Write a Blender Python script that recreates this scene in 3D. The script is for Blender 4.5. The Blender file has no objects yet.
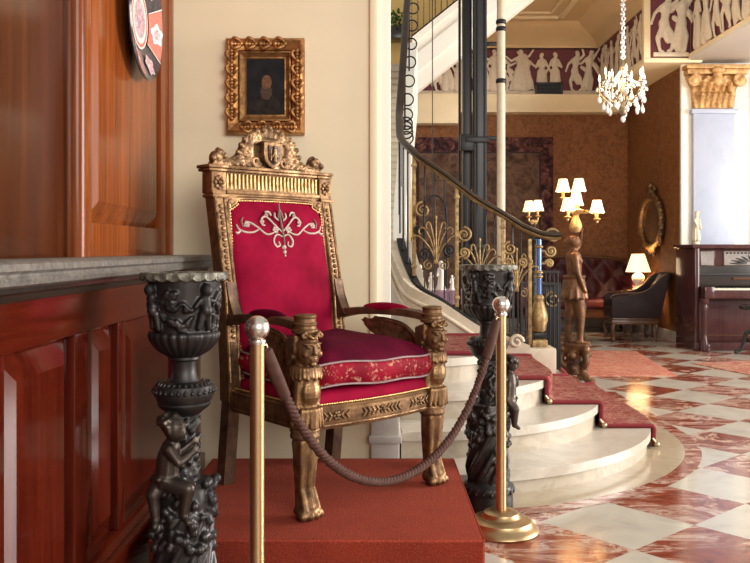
import bpy, bmesh, math, random
from mathutils import Vector, Matrix
random.seed(7)
PI = math.pi
sc = bpy.context.scene
COL = sc.collection

# ------------------------------------------------------------------ camera
F, CX, HY, H = 850.0, 375.0, 250.0, 1.15
cam_d = bpy.data.cameras.new('camera'); cam = bpy.data.objects.new('camera', cam_d); COL.objects.link(cam)
cam.location = (0, 0, H); cam.rotation_euler = (PI / 2, 0, 0)
cam_d.sensor_width = 36; cam_d.lens = F / 750 * 36; cam_d.shift_y = -(281.5 - HY) / 750
cam_d.clip_start = 0.05; cam_d.clip_end = 100
sc.camera = cam
sc.view_settings.view_transform = 'Standard'; sc.view_settings.look = 'None'
sc.view_settings.gamma = 1; sc.view_settings.exposure = 0.2
sc.view_settings.use_curve_mapping = False

# ------------------------------------------------------------------ materials
def new_mat(name):
    m = bpy.data.materials.new(name); m.use_nodes = True
    nt = m.node_tree; b = nt.nodes['Principled BSDF']
    return m, nt, b
def N(nt, t, **kw):
    n = nt.nodes.new(t)
    for k, v in kw.items(): setattr(n, k, v)
    return n
def L(nt, a, b): nt.links.new(a, b)
def coords(nt, scale=(1, 1, 1), rot=(0, 0, 0), kind='Object', loc=(0, 0, 0)):
    tc = N(nt, 'ShaderNodeTexCoord'); mp = N(nt, 'ShaderNodeMapping')
    L(nt, tc.outputs[kind], mp.inputs['Vector'])
    mp.inputs['Scale'].default_value = scale; mp.inputs['Rotation'].default_value = rot
    mp.inputs['Location'].default_value = loc
    return mp.outputs['Vector']
def noise(nt, vec, scale, detail=4, rough=.55, dist=0):
    n = N(nt, 'ShaderNodeTexNoise'); L(nt, vec, n.inputs['Vector'])
    n.inputs['Scale'].default_value = scale; n.inputs['Detail'].default_value = detail
    n.inputs['Roughness'].default_value = rough; n.inputs['Distortion'].default_value = dist
    return n.outputs['Fac']
def ramp(nt, fac, stops, interp='LINEAR'):
    r = N(nt, 'ShaderNodeValToRGB'); L(nt, fac, r.inputs['Fac']); cr = r.color_ramp
    cr.interpolation = interp
    while len(cr.elements) < len(stops): cr.elements.new(.5)
    for e, (p, c) in zip(cr.elements, stops):
        e.position = p; e.color = (c[0], c[1], c[2], 1)
    return r.outputs['Color']
def mix(nt, fac, a, b, mode='MIX'):
    n = N(nt, 'ShaderNodeMix', data_type='RGBA', blend_type=mode)
    if isinstance(fac, (int, float)): n.inputs[0].default_value = fac
    else: L(nt, fac, n.inputs[0])
    for i, v in ((6, a), (7, b)):
        if isinstance(v, tuple): n.inputs[i].default_value = (v[0], v[1], v[2], 1)
        else: L(nt, v, n.inputs[i])
    return n.outputs[2]
def bump(nt, b, h, strength=.3, dist=.01):
    n = N(nt, 'ShaderNodeBump'); n.inputs['Strength'].default_value = strength
    n.inputs['Distance'].default_value = dist
    L(nt, h, n.inputs['Height']); L(nt, n.outputs['Normal'], b.inputs['Normal'])
def setp(b, **kw):
    for k, v in kw.items():
        k = k.replace('_', ' ')
        if isinstance(v, tuple): v = (v[0], v[1], v[2], 1)
        b.inputs[k].default_value = v
def plain(name, col, rough=.5, metal=0, var=.12, scale=12, bmp=0, spec=.5):
    m, nt, b = new_mat(name)
    v = coords(nt)
    f = noise(nt, v, scale)
    c = ramp(nt, f, [(.25, tuple(x * (1 - var) for x in col)), (.75, tuple(min(1, x * (1 + var)) for x in col))])
    L(nt, c, b.inputs['Base Color'])
    setp(b, Roughness=rough, Metallic=metal, Specular_IOR_Level=spec)
    if bmp: bump(nt, b, noise(nt, v, scale * 4), bmp, .004)
    return m
def wood(name, dark, light, rough=.2, grain='Z', scale=1.0, coat=.35, spec=.22):
    m, nt, b = new_mat(name)
    s = {'Z': (11, 11, .5), 'X': (.5, 11, 11), 'Y': (11, .5, 11)}[grain]
    v = coords(nt, tuple(x * scale for x in s))
    f = noise(nt, v, 1.2, 6, .6, .8)
    g = noise(nt, v, 6, 3, .6)
    c = ramp(nt, f, [(.28, dark), (.52, tuple((a + c_) / 2 for a, c_ in zip(dark, light))), (.74, light)])
    c2 = mix(nt, .35, c, ramp(nt, g, [(.3, tuple(x * .55 for x in dark)), (.7, light)]), 'MIX')
    L(nt, c2, b.inputs['Base Color'])
    setp(b, Roughness=rough, Coat_Weight=coat, Coat_Roughness=.06, Specular_IOR_Level=spec)
    w = noise(nt, coords(nt), 3, 2); bump(nt, b, w, .05, .01)
    return m
def gilt(name, bright, dark, rough=.34, metal=.85, scale=26, thr=(.38, .6), bmp=.35):
    m, nt, b = new_mat(name)
    v = coords(nt)
    f = noise(nt, v, scale, 5, .65)
    c = ramp(nt, f, [(thr[0], dark), (thr[1], bright)])
    L(nt, c, b.inputs['Base Color'])
    r = ramp(nt, f, [(.3, (.65,) * 3), (.7, (rough,) * 3)])
    L(nt, r, b.inputs['Roughness'])
    setp(b, Metallic=metal)
    if bmp: bump(nt, b, noise(nt, v, scale * 3.5, 3), bmp, .006)
    return m
def velvet(name, col, hi, scale=7, sheen=.6):
    m, nt, b = new_mat(name)
    v = coords(nt)
    f = noise(nt, v, scale, 5, .6)
    L(nt, ramp(nt, f, [(.3, col), (.72, hi)]), b.inputs['Base Color'])
    setp(b, Roughness=.75, Sheen_Weight=sheen, Sheen_Roughness=.35, Sheen_Tint=(hi[0], hi[1] * 2, hi[2] * 1.6), Specular_IOR_Level=.06)
    bump(nt, b, noise(nt, v, 260, 2), .12, .002)
    return m
def marble(name, base, vein, rough=.25, scale=2.2, amount=(.46, .54)):
    m, nt, b = new_mat(name)
    v = coords(nt)
    f = noise(nt, v, scale, 8, .65, 1.6)
    f2 = noise(nt, v, scale * 5, 6, .6)
    c = ramp(nt, f, [(amount[0] - .16, base), (amount[0], tuple((a + c_) / 2 for a, c_ in zip(base, vein))), (amount[1], base), (.9, tuple(x * .9 for x in base))])
    c = mix(nt, .25, c, ramp(nt, f2, [(.3, vein), (.6, base)]))
    L(nt, c, b.inputs['Base Color']); setp(b, Roughness=rough)
    return m
def emit(name, col, strength, base=None):
    m, nt, b = new_mat(name)
    setp(b, Base_Color=base or col, Emission_Color=col, Emission_Strength=strength, Roughness=.6)
    return m
def metal(name, col, rough=.3, var=.1, scale=20, bmp=0):
    return plain(name, col, rough, 1.0, var, scale, bmp)

M = {}
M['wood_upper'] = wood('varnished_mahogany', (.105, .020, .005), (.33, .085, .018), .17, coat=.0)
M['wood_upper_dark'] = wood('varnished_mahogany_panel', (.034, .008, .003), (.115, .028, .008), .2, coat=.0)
M['wood_lower'] = wood('red_mahogany', (.034, .0035, .002), (.115, .014, .005), .12, coat=.0, spec=.42)
M['wood_lower_y'] = wood('red_mahogany_rail', (.034, .0035, .002), (.115, .014, .005), .12, 'Y', coat=.0, spec=.42)
M['stone_ledge'] = plain('grey_mottled_stone', (.125, .112, .098), .45, 0, .6, 60, .25)
M['black_wood'] = plain('ebonised_wood', (.022, .016, .013), .25, 0, .2, 20)
M['cream'] = plain('cream_plaster', (.84, .72, .50), .6, 0, .04, 3)
M['cream_white'] = plain('ivory_paint', (.86, .82, .72), .5, 0, .03, 3)
M['white_wall'] = plain('white_paint', (.70, .68, .64), .55, 0, .03, 3)
M['ochre'] = plain('ochre_paint', (.70, .48, .17), .6, 0, .06, 4)
M['ceiling'] = plain('sand_ceiling_paint', (.66, .47, .25), .6, 0, .05, 3)
M['cornice'] = plain('cream_cornice_paint', (.80, .66, .42), .55, 0, .05, 4)
M['frieze_ground'] = plain('maroon_frieze_ground', (.13, .022, .032), .6, 0, .1, 10)
M['frieze_relief'] = plain('stucco_relief', (.66, .56, .43), .6, 0, .12, 14, .2)
M['gilt_chair'] = gilt('worn_gilt_wood', (.31, .175, .080), (.080, .038, .020), .31, .8, 14, (.30, .66), .2)
M['gilt_carved'] = gilt('worn_gilt_carving', (.34, .20, .098), (.070, .035, .019), .32, .8, 30, (.32, .64), .3)
M['chair_wood'] = gilt('dark_gilt_wood', (.17, .088, .045), (.055, .026, .015), .38, .5, 14, (.35, .7), .15)
M['gilt_frame'] = gilt('bronze_gilt_frame', (.56, .28, .10), (.16, .06, .02), .3, .8, 14, (.3, .65), .15)
M['gilt_frame_in'] = gilt('dull_gilt_frame', (.42, .22, .08), (.16, .07, .025), .4, .7, 30, (.3, .6), .2)
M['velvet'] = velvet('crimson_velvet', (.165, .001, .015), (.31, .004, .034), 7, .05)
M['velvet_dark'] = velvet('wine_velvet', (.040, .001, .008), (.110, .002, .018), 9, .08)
M['thread'] = plain('silver_thread', (.40, .30, .25), .5, .3, .3, 60, .3)
M['piping'] = plain('grey_cord', (.26, .17, .17), .6, 0, .2, 60)
M['nail'] = metal('brass_nails', (.72, .48, .2), .3)
M['webbing'] = plain('grey_webbing_cloth', (.30, .27, .25), .9, 0, .2, 30)
M['bronze'] = gilt('black_patinated_bronze', (.085, .078, .076), (.020, .018, .018), .22, .85, 10, (.25, .75), .08)
M['bronze_warm'] = gilt('brown_patinated_bronze', (.11, .085, .070), (.033, .025, .020), .22, .85, 10, (.25, .75), .06)
M['bronze_rim'] = gilt('verdigris_bronze', (.26, .24, .19), (.05, .045, .035), .5, .6, 40, (.35, .65), .5)
M['brass'] = metal('brushed_brass', (.52, .35, .18), .33, .06, 10)
M['brass_dull'] = metal('dull_brass', (.42, .29, .15), .38, .14, 16)
M['steel_ball'] = metal('nickel_ball', (.64, .58, .52), .27, .06, 10)
M['iron_gold'] = gilt('gilded_iron', (.40, .27, .12), (.15, .09, .04), .42, .7, 30, (.3, .6), .1)
M['iron_black'] = plain('black_iron', (.012, .011, .012), .35, 0, .2, 20, 0, .3)
M['iron_grey'] = plain('dark_grey_iron', (.028, .027, .030), .35, 0, .2, 20, 0, .4)
M['iron_blue_reflect'] = plain('iron_blue_reflection', (.10, .16, .34), .2, .7, .3, 6)  # blue of a reflection painted into the newel shaft colour
M['rail_wood'] = plain('dark_handrail', (.035, .020, .010), .3, 0, .3, 12, 0, .3)
M['column_cream'] = plain('cream_iron_column', (.62, .50, .36), .5, 0, .1, 20)
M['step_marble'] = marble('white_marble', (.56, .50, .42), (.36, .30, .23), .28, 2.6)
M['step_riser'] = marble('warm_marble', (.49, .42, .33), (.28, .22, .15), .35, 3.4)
M['stringer_marble'] = marble('beige_marble', (.62, .53, .40), (.42, .33, .23), .35, 3.0)
M['grey_marble'] = marble('grey_marble', (.55, .51, .46), (.36, .31, .27), .4, 4.0)
M['band_marble'] = marble('beige_floor_marble', (.48, .39, .27), (.36, .28, .18), .14, 3.0)
M['torch_wood'] = gilt('gilded_walnut', (.26, .115, .042), (.055, .022, .010), .28, .45, 7, (.36, .72), .1)
M['gold_bright'] = gilt('bright_gold', (.60, .40, .17), (.30, .16, .06), .34, .8, 30, (.3, .55), .15)
M['leather'] = plain('burgundy_leather', (.10, .016, .020), .42, 0, .3, 8)
M['leather_dark'] = plain('black_brown_leather', (.022, .010, .010), .5, 0, .3, 8, 0, .25)
M['walnut'] = wood('dark_walnut', (.07, .028, .014), (.14, .058, .026), .25, 'X')
M['piano_wood'] = wood('piano_rosewood', (.045, .016, .016), (.09, .032, .030), .2, 'Z', .6)
M['ivory'] = plain('ivory_keys', (.75, .68, .54), .3, 0, .04, 30)
M['glass_mirror'] = plain('antique_mirror_glass', (.25, .19, .13), .08, .9, .1, 4)
M['white_china'] = plain('white_porcelain', (.80, .74, .66), .25, 0, .05, 10)
M['pilaster_daylit'] = marble('daylight_tinted_marble', (.42, .465, .58), (.34, .385, .50), .4, 1.2)  # bluish daylight on the shaft put into its base colour
M['capital_gold'] = gilt('ochre_gilt_stucco', (.66, .40, .16), (.28, .14, .05), .5, .3, 16, (.3, .6), .3)
M['purple_cloth'] = plain('mauve_cloth', (.32, .20, .28), .8, 0, .1, 10)
M['leaf'] = plain('green_leaf', (.06, .14, .03), .5, 0, .4, 30)
M['louvre'] = plain('grey_beige_paint', (.50, .44, .33), .6, 0, .1, 10)
M['shade'] = emit('lit_fabric_shade', (1.0, .60, .27), 1.5, (.9, .8, .6))
M['shade_big'] = emit('lit_parchment_shade', (1.0, .72, .42), 1.3, (.9, .8, .6))
M['flame'] = emit('candle_bulb', (1.0, .74, .40), 8.0, (.9, .8, .6))
m, nt, b = new_mat('cut_crystal'); setp(b, Base_Color=(.93, .92, .92), Roughness=.06, Specular_IOR_Level=.9, Metallic=.25); M['crystal'] = m
M['dark_hole'] = plain('unlit_recess', (.012, .009, .008), .8)
M['rod_brass'] = metal('aged_brass', (.45, .36, .22), .35)

# wallpaper, brown damask
m, nt, b = new_mat('brown_damask_wallpaper')
v = coords(nt, (5.5, 5.5, 5.5)); vo = N(nt, 'ShaderNodeTexVoronoi'); L(nt, v, vo.inputs['Vector']); vo.inputs['Scale'].default_value = 1.4
f = noise(nt, v, 2.6, 5, .6, 1.5)
c = ramp(nt, f, [(.40, (.17, .064, .022)), (.56, (.25, .105, .040))])
L(nt, c, b.inputs['Base Color']); setp(b, Roughness=.55, Specular_IOR_Level=.15); M['wallpaper'] = m

# tapestry
m, nt, b = new_mat('woven_tapestry')
v = coords(nt, (1, 1, 1)); f = noise(nt, v, 3.2, 7, .62, 1.2); f2 = noise(nt, v, 11, 5, .6)
c = ramp(nt, f, [(.30, (.020, .016, .016)), (.44, (.085, .042, .028)), (.54, (.20, .115, .07)), (.62, (.075, .05, .045)), (.75, (.17, .08, .05))])
c = mix(nt, .4, c, ramp(nt, f2, [(.35, (.03, .018, .016)), (.65, (.17, .10, .07))]))
L(nt, c, b.inputs['Base Color']); setp(b, Roughness=.95, Specular_IOR_Level=.1); M['tapestry'] = m
m, nt, b = new_mat('tapestry_border')
v = coords(nt); f = noise(nt, v, 9, 4, .6, .6)
c = ramp(nt, f, [(.42, (.028, .016, .018)), (.56, (.12, .045, .04)), (.7, (.22, .14, .09))])
L(nt, c, b.inputs['Base Color']); setp(b, Roughness=.95, Specular_IOR_Level=.1); M['tap_border'] = m

# carpet plush red (dais)
m, nt, b = new_mat('rust_red_carpet')
v = coords(nt); f = noise(nt, v, 5, 6, .65); f2 = noise(nt, v, 170, 2)
c = ramp(nt, f, [(.3, (.19, .022, .014)), (.7, (.32, .042, .022))])
c = mix(nt, .5, c, ramp(nt, f2, [(.25, (.09, .012, .009)), (.8, (.37, .070, .038))]))
L(nt, c, b.inputs['Base Color']); setp(b, Roughness=1, Specular_IOR_Level=.05, Sheen_Weight=.12, Sheen_Tint=(.9, .3, .2), Sheen_Roughness=.5)
bump(nt, b, f2, .7, .006); M['carpet'] = m

def persian(name, g, h, k, scale=9):
    m, nt, b = new_mat(name)
    v = coords(nt); vo = N(nt, 'ShaderNodeTexVoronoi'); L(nt, v, vo.inputs['Vector']); vo.inputs['Scale'].default_value = scale
    f = noise(nt, v, scale * 1.7, 5, .65, .8)
    c = ramp(nt, f, [(.34, g), (.44, h), (.50, k), (.55, g), (.64, h), (.72, k)])
    c = mix(nt, .25, c, ramp(nt, vo.outputs['Distance'], [(.15, k), (.4, h), (.7, g)]))
    L(nt, c, b.inputs['Base Color']); setp(b, Roughness=.95, Specular_IOR_Level=.08)
    bump(nt, b, noise(nt, v, 120, 2), .4, .004)
    return m
M['runner'] = persian('red_patterned_runner', (.135, .013, .016), (.26, .07, .055), (.33, .19, .13), 9)
M['runner_edge'] = plain('crimson_carpet_binding', (.18, .012, .016), .9, 0, .15, 40)
M['rug_pink'] = persian('faded_rose_rug', (.38, .11, .075), (.46, .18, .13), (.50, .29, .20), 5)
M['rug_red'] = persian('red_striped_rug', (.36, .10, .07), (.55, .36, .25), (.22, .05, .05), 6)

# floor: checkerboard of red breccia and white marble
def red_nodes(nt, v):
    f = noise(nt, v, 2.3, 9, .68, 2.2)
    vs = N(nt, 'ShaderNodeMapping'); L(nt, v, vs.inputs['Vector']); vs.inputs['Scale'].default_value = (1.0, 3.4, 1); vs.inputs['Rotation'].default_value = (0, 0, .35)
    f2 = noise(nt, vs.outputs['Vector'], 2.6, 8, .66, 1.0)
    c = ramp(nt, f, [(.30, (.15, .030, .017)), (.43, (.28, .062, .034)), (.50, (.17, .034, .02)), (.55, (.40, .17, .10)), (.585, (.60, .50, .41)), (.64, (.30, .075, .042)), (.8, (.19, .036, .02))])
    c2 = ramp(nt, f2, [(.40, (.19, .036, .02)), (.49, (.31, .085, .05)), (.545, (.62, .50, .41)), (.59, (.25, .052, .03)), (.67, (.52, .36, .28)), (.74, (.20, .04, .023))])
    sel = ramp(nt, noise(nt, v, 1.1, 3, .5), [(.44, (0, 0, 0)), (.56, (1, 1, 1))])
    return mix(nt, sel, c, c2)
TILE = .451
m, nt, b = new_mat('checker_marble_floor')
tc = N(nt, 'ShaderNodeTexCoord'); mp = N(nt, 'ShaderNodeMapping'); L(nt, tc.outputs['Object'], mp.inputs['Vector'])
mp.vector_type = 'POINT'
ang = math.radians(-(45 - 4.0))
# rotate about the white tile centred at (1.0,3.19) so that tile spans [0,1]x[0,1]
ca, sa = math.cos(ang) / TILE, math.sin(ang) / TILE
cx0, cy0 = 1.018, 3.577
mp.inputs['Rotation'].default_value = (0, 0, ang); mp.inputs['Scale'].default_value = (1 / TILE,) * 3
mp.inputs['Location'].default_value = (.5 - (ca * cx0 - sa * cy0), .5 - (sa * cx0 + ca * cy0), .5)
ch = N(nt, 'ShaderNodeTexChecker'); L(nt, mp.outputs['Vector'], ch.inputs['Vector']); ch.inputs['Scale'].default_value = 1.0
cellv = N(nt, 'ShaderNodeVectorMath', operation='FLOOR'); L(nt, mp.outputs['Vector'], cellv.inputs[0])
wn = N(nt, 'ShaderNodeTexWhiteNoise', noise_dimensions='3D'); L(nt, cellv.outputs[0], wn.inputs['Vector'])
off = N(nt, 'ShaderNodeVectorMath', operation='MULTIPLY_ADD'); L(nt, wn.outputs['Color'], off.inputs[0]); off.inputs[1].default_value = (9, 9, 9); L(nt, tc.outputs['Object'], off.inputs[2])
red = red_nodes(nt, off.outputs[0])
fw = noise(nt, off.outputs[0], 3, 7, .62, 1.5)
white = ramp(nt, fw, [(.30, (.42, .385, .32)), (.48, (.52, .475, .395)), (.75, (.58, .53, .44))])
col = mix(nt, ch.outputs['Fac'], white, red)
L(nt, col, b.inputs['Base Color']); setp(b, Roughness=.13, Specular_IOR_Level=.55); M['floor'] = m
m, nt, b = new_mat('red_breccia_band')
L(nt, red_nodes(nt, coords(nt)), b.inputs['Base Color']); setp(b, Roughness=.13); M['red_marble'] = m

# dark old painting with a dim brownish face in it (flat canvas)
m, nt, b = new_mat('dark_oil_canvas')
v = coords(nt); f = noise(nt, v, 18, 5, .6)
L(nt, ramp(nt, f, [(.3, (.010, .010, .012)), (.7, (.026, .024, .026))]), b.inputs['Base Color']); setp(b, Roughness=.6, Specular_IOR_Level=.1); M['canvas'] = m
M['canvas_skin'] = plain('dim_painted_flesh', (.17, .080, .042), .6, 0, .5, 70, 0, .1)
M['canvas_beard'] = plain('dim_painted_beard', (.080, .052, .036), .6, 0, .5, 60, 0, .1)
M['canvas_robe'] = plain('dim_painted_robe', (.026, .020, .017), .6, 0, .5, 40, 0, .1)
M['plate_ground'] = plain('dark_glazed_plate', (.055, .045, .05), .15, 0, .5, 60)
M['plate_pink'] = plain('coral_glaze', (.55, .17, .13), .15, 0, .25, 60)
M['plate_white'] = plain('white_glaze', (.72, .66, .63), .15, 0, .2, 50)
M['plate_bloom'] = persian('mixed_flower_glaze', (.66, .58, .55), (.45, .15, .14), (.22, .24, .32), 34)

# ------------------------------------------------------------------ mesh helpers
def BM(): return bmesh.new()
def finish(name, bm, material, parent=None, smooth=35, loc=None):
    if isinstance(bm, bpy.types.Mesh): me = bm
    else:
        bmesh.ops.recalc_face_normals(bm, faces=bm.faces)
        me = bpy.data.meshes.new(name); bm.to_mesh(me); bm.free()
    me.name = name
    me.materials.clear(); me.materials.append(material)
    if smooth:
        me.polygons.foreach_set('use_smooth', [True] * len(me.polygons))
        if smooth < 179: me.set_sharp_from_angle(angle=math.radians(smooth))
    o = bpy.data.objects.new(name, me); COL.objects.link(o)
    if parent is not None: o.parent = parent
    if loc: o.location = loc
    return o
def tag(o, label=None, cat=None, group=None, kind=None):
    if label: o['label'] = label
    if cat: o['category'] = cat
    if group: o['group'] = group
    if kind: o['kind'] = kind
    return o
def thing(name, label, cat, loc=(0, 0, 0), rotz=0, group=None, kind=None):
    o = bpy.data.objects.new(name, None); COL.objects.link(o)
    o.empty_display_size = .05
    o.location = loc; o.rotation_euler = (0, 0, rotz)
    return tag(o, label, cat, group, kind)
def copy_tree(o, parent=None):
    c = o.copy(); COL.objects.link(c)
    if parent is not None: c.parent = parent
    for ch in list(o.children): copy_tree(ch, c)
    return c
def box(bm, x0, x1, y0, y1, z0, z1, bev=0, mtx=None, seg=2):
    r = bmesh.ops.create_cube(bm, size=1)
    vs = r['verts']
    for v in vs:
        v.co = Vector(((x0 + x1) / 2 + v.co.x * (x1 - x0), (y0 + y1) / 2 + v.co.y * (y1 - y0), (z0 + z1) / 2 + v.co.z * (z1 - z0)))
    if bev:
        es = list({e for v in vs for e in v.link_edges})
        g = bmesh.ops.bevel(bm, geom=es, offset=bev, segments=seg, affect='EDGES', profile=.6)
        vs = list({v for f in g['faces'] for v in f.verts} | {v for v in vs if v.is_valid})
    if mtx is not None: bmesh.ops.transform(bm, matrix=mtx, verts=[v for v in vs if v.is_valid])
    return vs
def ring_mesh(bm, rings, closed_ring=True, cap=True):
    vr = [[bm.verts.new(p) for p in r] for r in rings]
    n = len(vr[0])
    for a, b_ in zip(vr, vr[1:]):
        for i in range(n if closed_ring else n - 1):
            j = (i + 1) % n
            try: bm.faces.new((a[i], a[j], b_[j], b_[i]))
            except ValueError: pass
    if cap and closed_ring:
        for r in (vr[0], vr[-1]):
            try: bm.faces.new(r)
            except ValueError: pass
    return [v for r in vr for v in r]
def lathe(bm, prof, c=(0, 0, 0), n=32, a0=0, flute=None):
    # prof: list of (r, z)
    rings = []
    for r, z in prof:
        rg = []
        for i in range(n):
            a = a0 + 2 * PI * i / n
            rr = max(r, 1e-4)
            if flute: rr *= flute(a, z)
            rg.append((c[0] + rr * math.cos(a), c[1] + rr * math.sin(a), c[2] + z))
        rings.append(rg)
    return ring_mesh(bm, rings)
def frames(pts):
    pts = [Vector(p) for p in pts]; T = []
    for i in range(len(pts)):
        a = pts[max(0, i - 1)]; b_ = pts[min(len(pts) - 1, i + 1)]
        t = (b_ - a); T.append(t.normalized() if t.length > 1e-9 else Vector((0, 0, 1)))
    up = Vector((0, 0, 1)) if abs(T[0].z) < .9 else Vector((0, 1, 0))
    U = []; u = (up - T[0] * up.dot(T[0])).normalized()
    for t in T:
        u = (u - t * u.dot(t))
        u = u.normalized() if u.length > 1e-6 else t.orthogonal().normalized()
        U.append(u)
    return pts, T, U
def tube(bm, pts, r, n=8, sx=1, cap=True):
    pts, T, U = frames(pts); rings = []
    for i, (p, t, u) in enumerate(zip(pts, T, U)):
        w = t.cross(u); rr = r[i] if isinstance(r, (list, tuple)) else r
        rings.append([p + u * (math.cos(2 * PI * k / n) * rr) + w * (math.sin(2 * PI * k / n) * rr * sx) for k in range(n)])
    return ring_mesh(bm, rings, cap=cap)
def spline(pts, m=6):
    P = [Vector(p) for p in pts]; out = []
    for i in range(len(P) - 1):
        p0 = P[max(0, i - 1)]; p1 = P[i]; p2 = P[i + 1]; p3 = P[min(len(P) - 1, i + 2)]
        for k in range(m):
            t = k / m
            out.append(.5 * ((2 * p1) + (p2 - p0) * t + (2 * p0 - 5 * p1 + 4 * p2 - p3) * t * t + (-p0 + 3 * p1 - 3 * p2 + p3) * t ** 3))
    out.append(P[-1]); return out
def ball(bm, c, r, seg=12, rings=8, mtx=None):
    if not isinstance(r, (tuple, list)): r = (r, r, r)
    g = bmesh.ops.create_uvsphere(bm, u_segments=seg, v_segments=rings, radius=1)
    mm = Matrix.Translation(c) @ (mtx if mtx is not None else Matrix.Identity(4)) @ Matrix.Diagonal((r[0], r[1], r[2], 1))
    bmesh.ops.transform(bm, matrix=mm, verts=g['verts']); return g['verts']
def capsule(bm, a, b_, ra, rb, n=10):
    a, b_ = Vector(a), Vector(b_); d = b_ - a
    ball(bm, a, ra, n, 6); ball(bm, b_, rb, n, 6)
    if d.length > 1e-6: tube(bm, [a, b_], [ra, rb], n)
def prism(bm, outline, depth, plane='XZ', off=0, bev=0, m=None):
    # outline: 2D points; extruded along third axis by depth starting at off
    def to3(u, v, w):
        return {'XZ': (u, w, v), 'XY': (u, v, w), 'YZ': (w, u, v)}[plane]
    a = [bm.verts.new(to3(u, v, off)) for u, v in outline]
    b_ = [bm.verts.new(to3(u, v, off + depth)) for u, v in outline]
    n = len(a); fs = [bm.faces.new(a), bm.faces.new(list(reversed(b_)))]
    for i in range(n): fs.append(bm.faces.new((a[i], a[(i + 1) % n], b_[(i + 1) % n], b_[i])))
    if bev:
        es = [e for f in fs[:2] for e in f.edges]
        bmesh.ops.bevel(bm, geom=es, offset=bev, segments=2, affect='EDGES', profile=.6)
    return a + b_
def sculpt(build, voxel=.006, smooth=3, fac=.5):
    """union of overlapping solids, remeshed into one continuous smooth skin"""
    bm = BM(); build(bm); me = bpy.data.meshes.new('tmp'); bm.to_mesh(me); bm.free()
    o = bpy.data.objects.new('tmp', me); COL.objects.link(o)
    md = o.modifiers.new('r', 'REMESH'); md.mode = 'VOXEL'; md.voxel_size = voxel
    if smooth:
        ms = o.modifiers.new('s', 'SMOOTH'); ms.iterations = smooth; ms.factor = fac
    dg = bpy.context.evaluated_depsgraph_get(); dg.update()
    out = bpy.data.meshes.new_from_object(o.evaluated_get(dg), depsgraph=dg)
    bpy.data.objects.remove(o); bpy.data.meshes.remove(me)
    return out
def volute(c, r0, r1, turns, a0, plane='XZ', sgn=1, n=14):
    pts = []; k = int(n * turns) + 1
    for i in range(k):
        t = i / (k - 1); a = a0 + sgn * 2 * PI * turns * t; r = r0 + (r1 - r0) * t
        u, v = r * math.cos(a), r * math.sin(a)
        pts.append({'XZ': (c[0] + u, c[1], c[2] + v), 'YZ': (c[0], c[1] + u, c[2] + v), 'XY': (c[0] + u, c[1] + v, c[2])}[plane])
    return pts
# cushion border: crimson with worn gilt brocade flecks
m, nt, b = new_mat('brocade_border')
v = coords(nt); f = noise(nt, v, 10, 4); fl = noise(nt, v, 95, 3, .7); fl2 = noise(nt, v, 22, 3, .6, 1.0)
c = ramp(nt, f, [(.3, (.13, .002, .010)), (.7, (.27, .005, .02))])
mu = N(nt, 'ShaderNodeMath', operation='MULTIPLY'); L(nt, fl, mu.inputs[0]); L(nt, fl2, mu.inputs[1])
c = mix(nt, ramp(nt, mu.outputs[0], [(.30, (0, 0, 0)), (.35, (.7, .7, .7))]), c, (.55, .28, .18))
L(nt, c, b.inputs['Base Color']); setp(b, Roughness=.6, Specular_IOR_Level=.08); M['velvet_border'] = m
M['rope'] = plain('brown_silk_cord', (.075, .032, .023), .7, 0, .3, 40, 0, .2)

M['silver_gilt'] = gilt('tarnished_silver_gilt', (.36, .29, .20), (.12, .09, .06), .35, .8, 30, (.3, .6), .1)
# ================================================================== SETTING
def struct(name, bm, material, parent=None, smooth=30, label=None):
    o = finish(name, bm, material, parent, smooth)
    if parent is None: o['kind'] = 'structure'
    if label: o['label'] = label
    return o
def sroot(name, label=None):
    o = bpy.data.objects.new(name, None); COL.objects.link(o); o['kind'] = 'structure'
    if label: o['label'] = label
    return o

# ---- floor
bm = BM(); box(bm, -4, 9, -4, 13.2, -.12, 0)
floor = struct('floor', bm, M['floor'], label='polished checkerboard floor of red and white marble')

# ---- left panelled wall (upper part): face at x = -0.97
XL = -.97
wl = sroot('wall_left', 'varnished mahogany panelling above the stone ledge')
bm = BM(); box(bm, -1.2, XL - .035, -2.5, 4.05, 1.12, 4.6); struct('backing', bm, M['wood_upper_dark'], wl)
def raised(bm, x0, x1, y0, y1, z0, z1, w):
    # sunk edge at x0 rising over a bevel of width w to a field at x1
    o = [(x0, y0, z0), (x0, y1, z0), (x0, y1, z1), (x0, y0, z1)]
    i = [(x1, y0 + w, z0 + w), (x1, y1 - w, z0 + w), (x1, y1 - w, z1 - w), (x1, y0 + w, z1 - w)]
    ov = [bm.verts.new(p) for p in o]; iv = [bm.verts.new(p) for p in i]
    bk = [bm.verts.new((x0 - .02, p[1], p[2])) for p in o]
    for k in range(4):
        j = (k + 1) % 4
        bm.faces.new((ov[k], ov[j], iv[j], iv[k])); bm.faces.new((bk[k], bk[j], ov[j], ov[k]))
    bm.faces.new(iv); bm.faces.new(list(reversed(bk)))
def ybox(name, mat_, parent, x0, x1, y0, y1, z0, z1, bev=.004):
    bm = BM(); box(bm, x0, x1, y0, y1, z0, z1, bev); return struct(name, bm, mat_, parent)
# plain boarded field left of the pilaster
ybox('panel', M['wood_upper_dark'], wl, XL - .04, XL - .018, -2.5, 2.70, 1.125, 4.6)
# pilaster bead between the fields
bm = BM(); tube(bm, [(XL - .005, 2.775, 1.125), (XL - .005, 2.775, 4.6)], .032, 16); struct('pilaster', bm, M['wood_upper'], wl)
ybox('pilaster_backing', M['wood_upper_dark'], wl, XL - .05, XL - .006, 2.70, 2.85, 1.125, 4.6)
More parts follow.
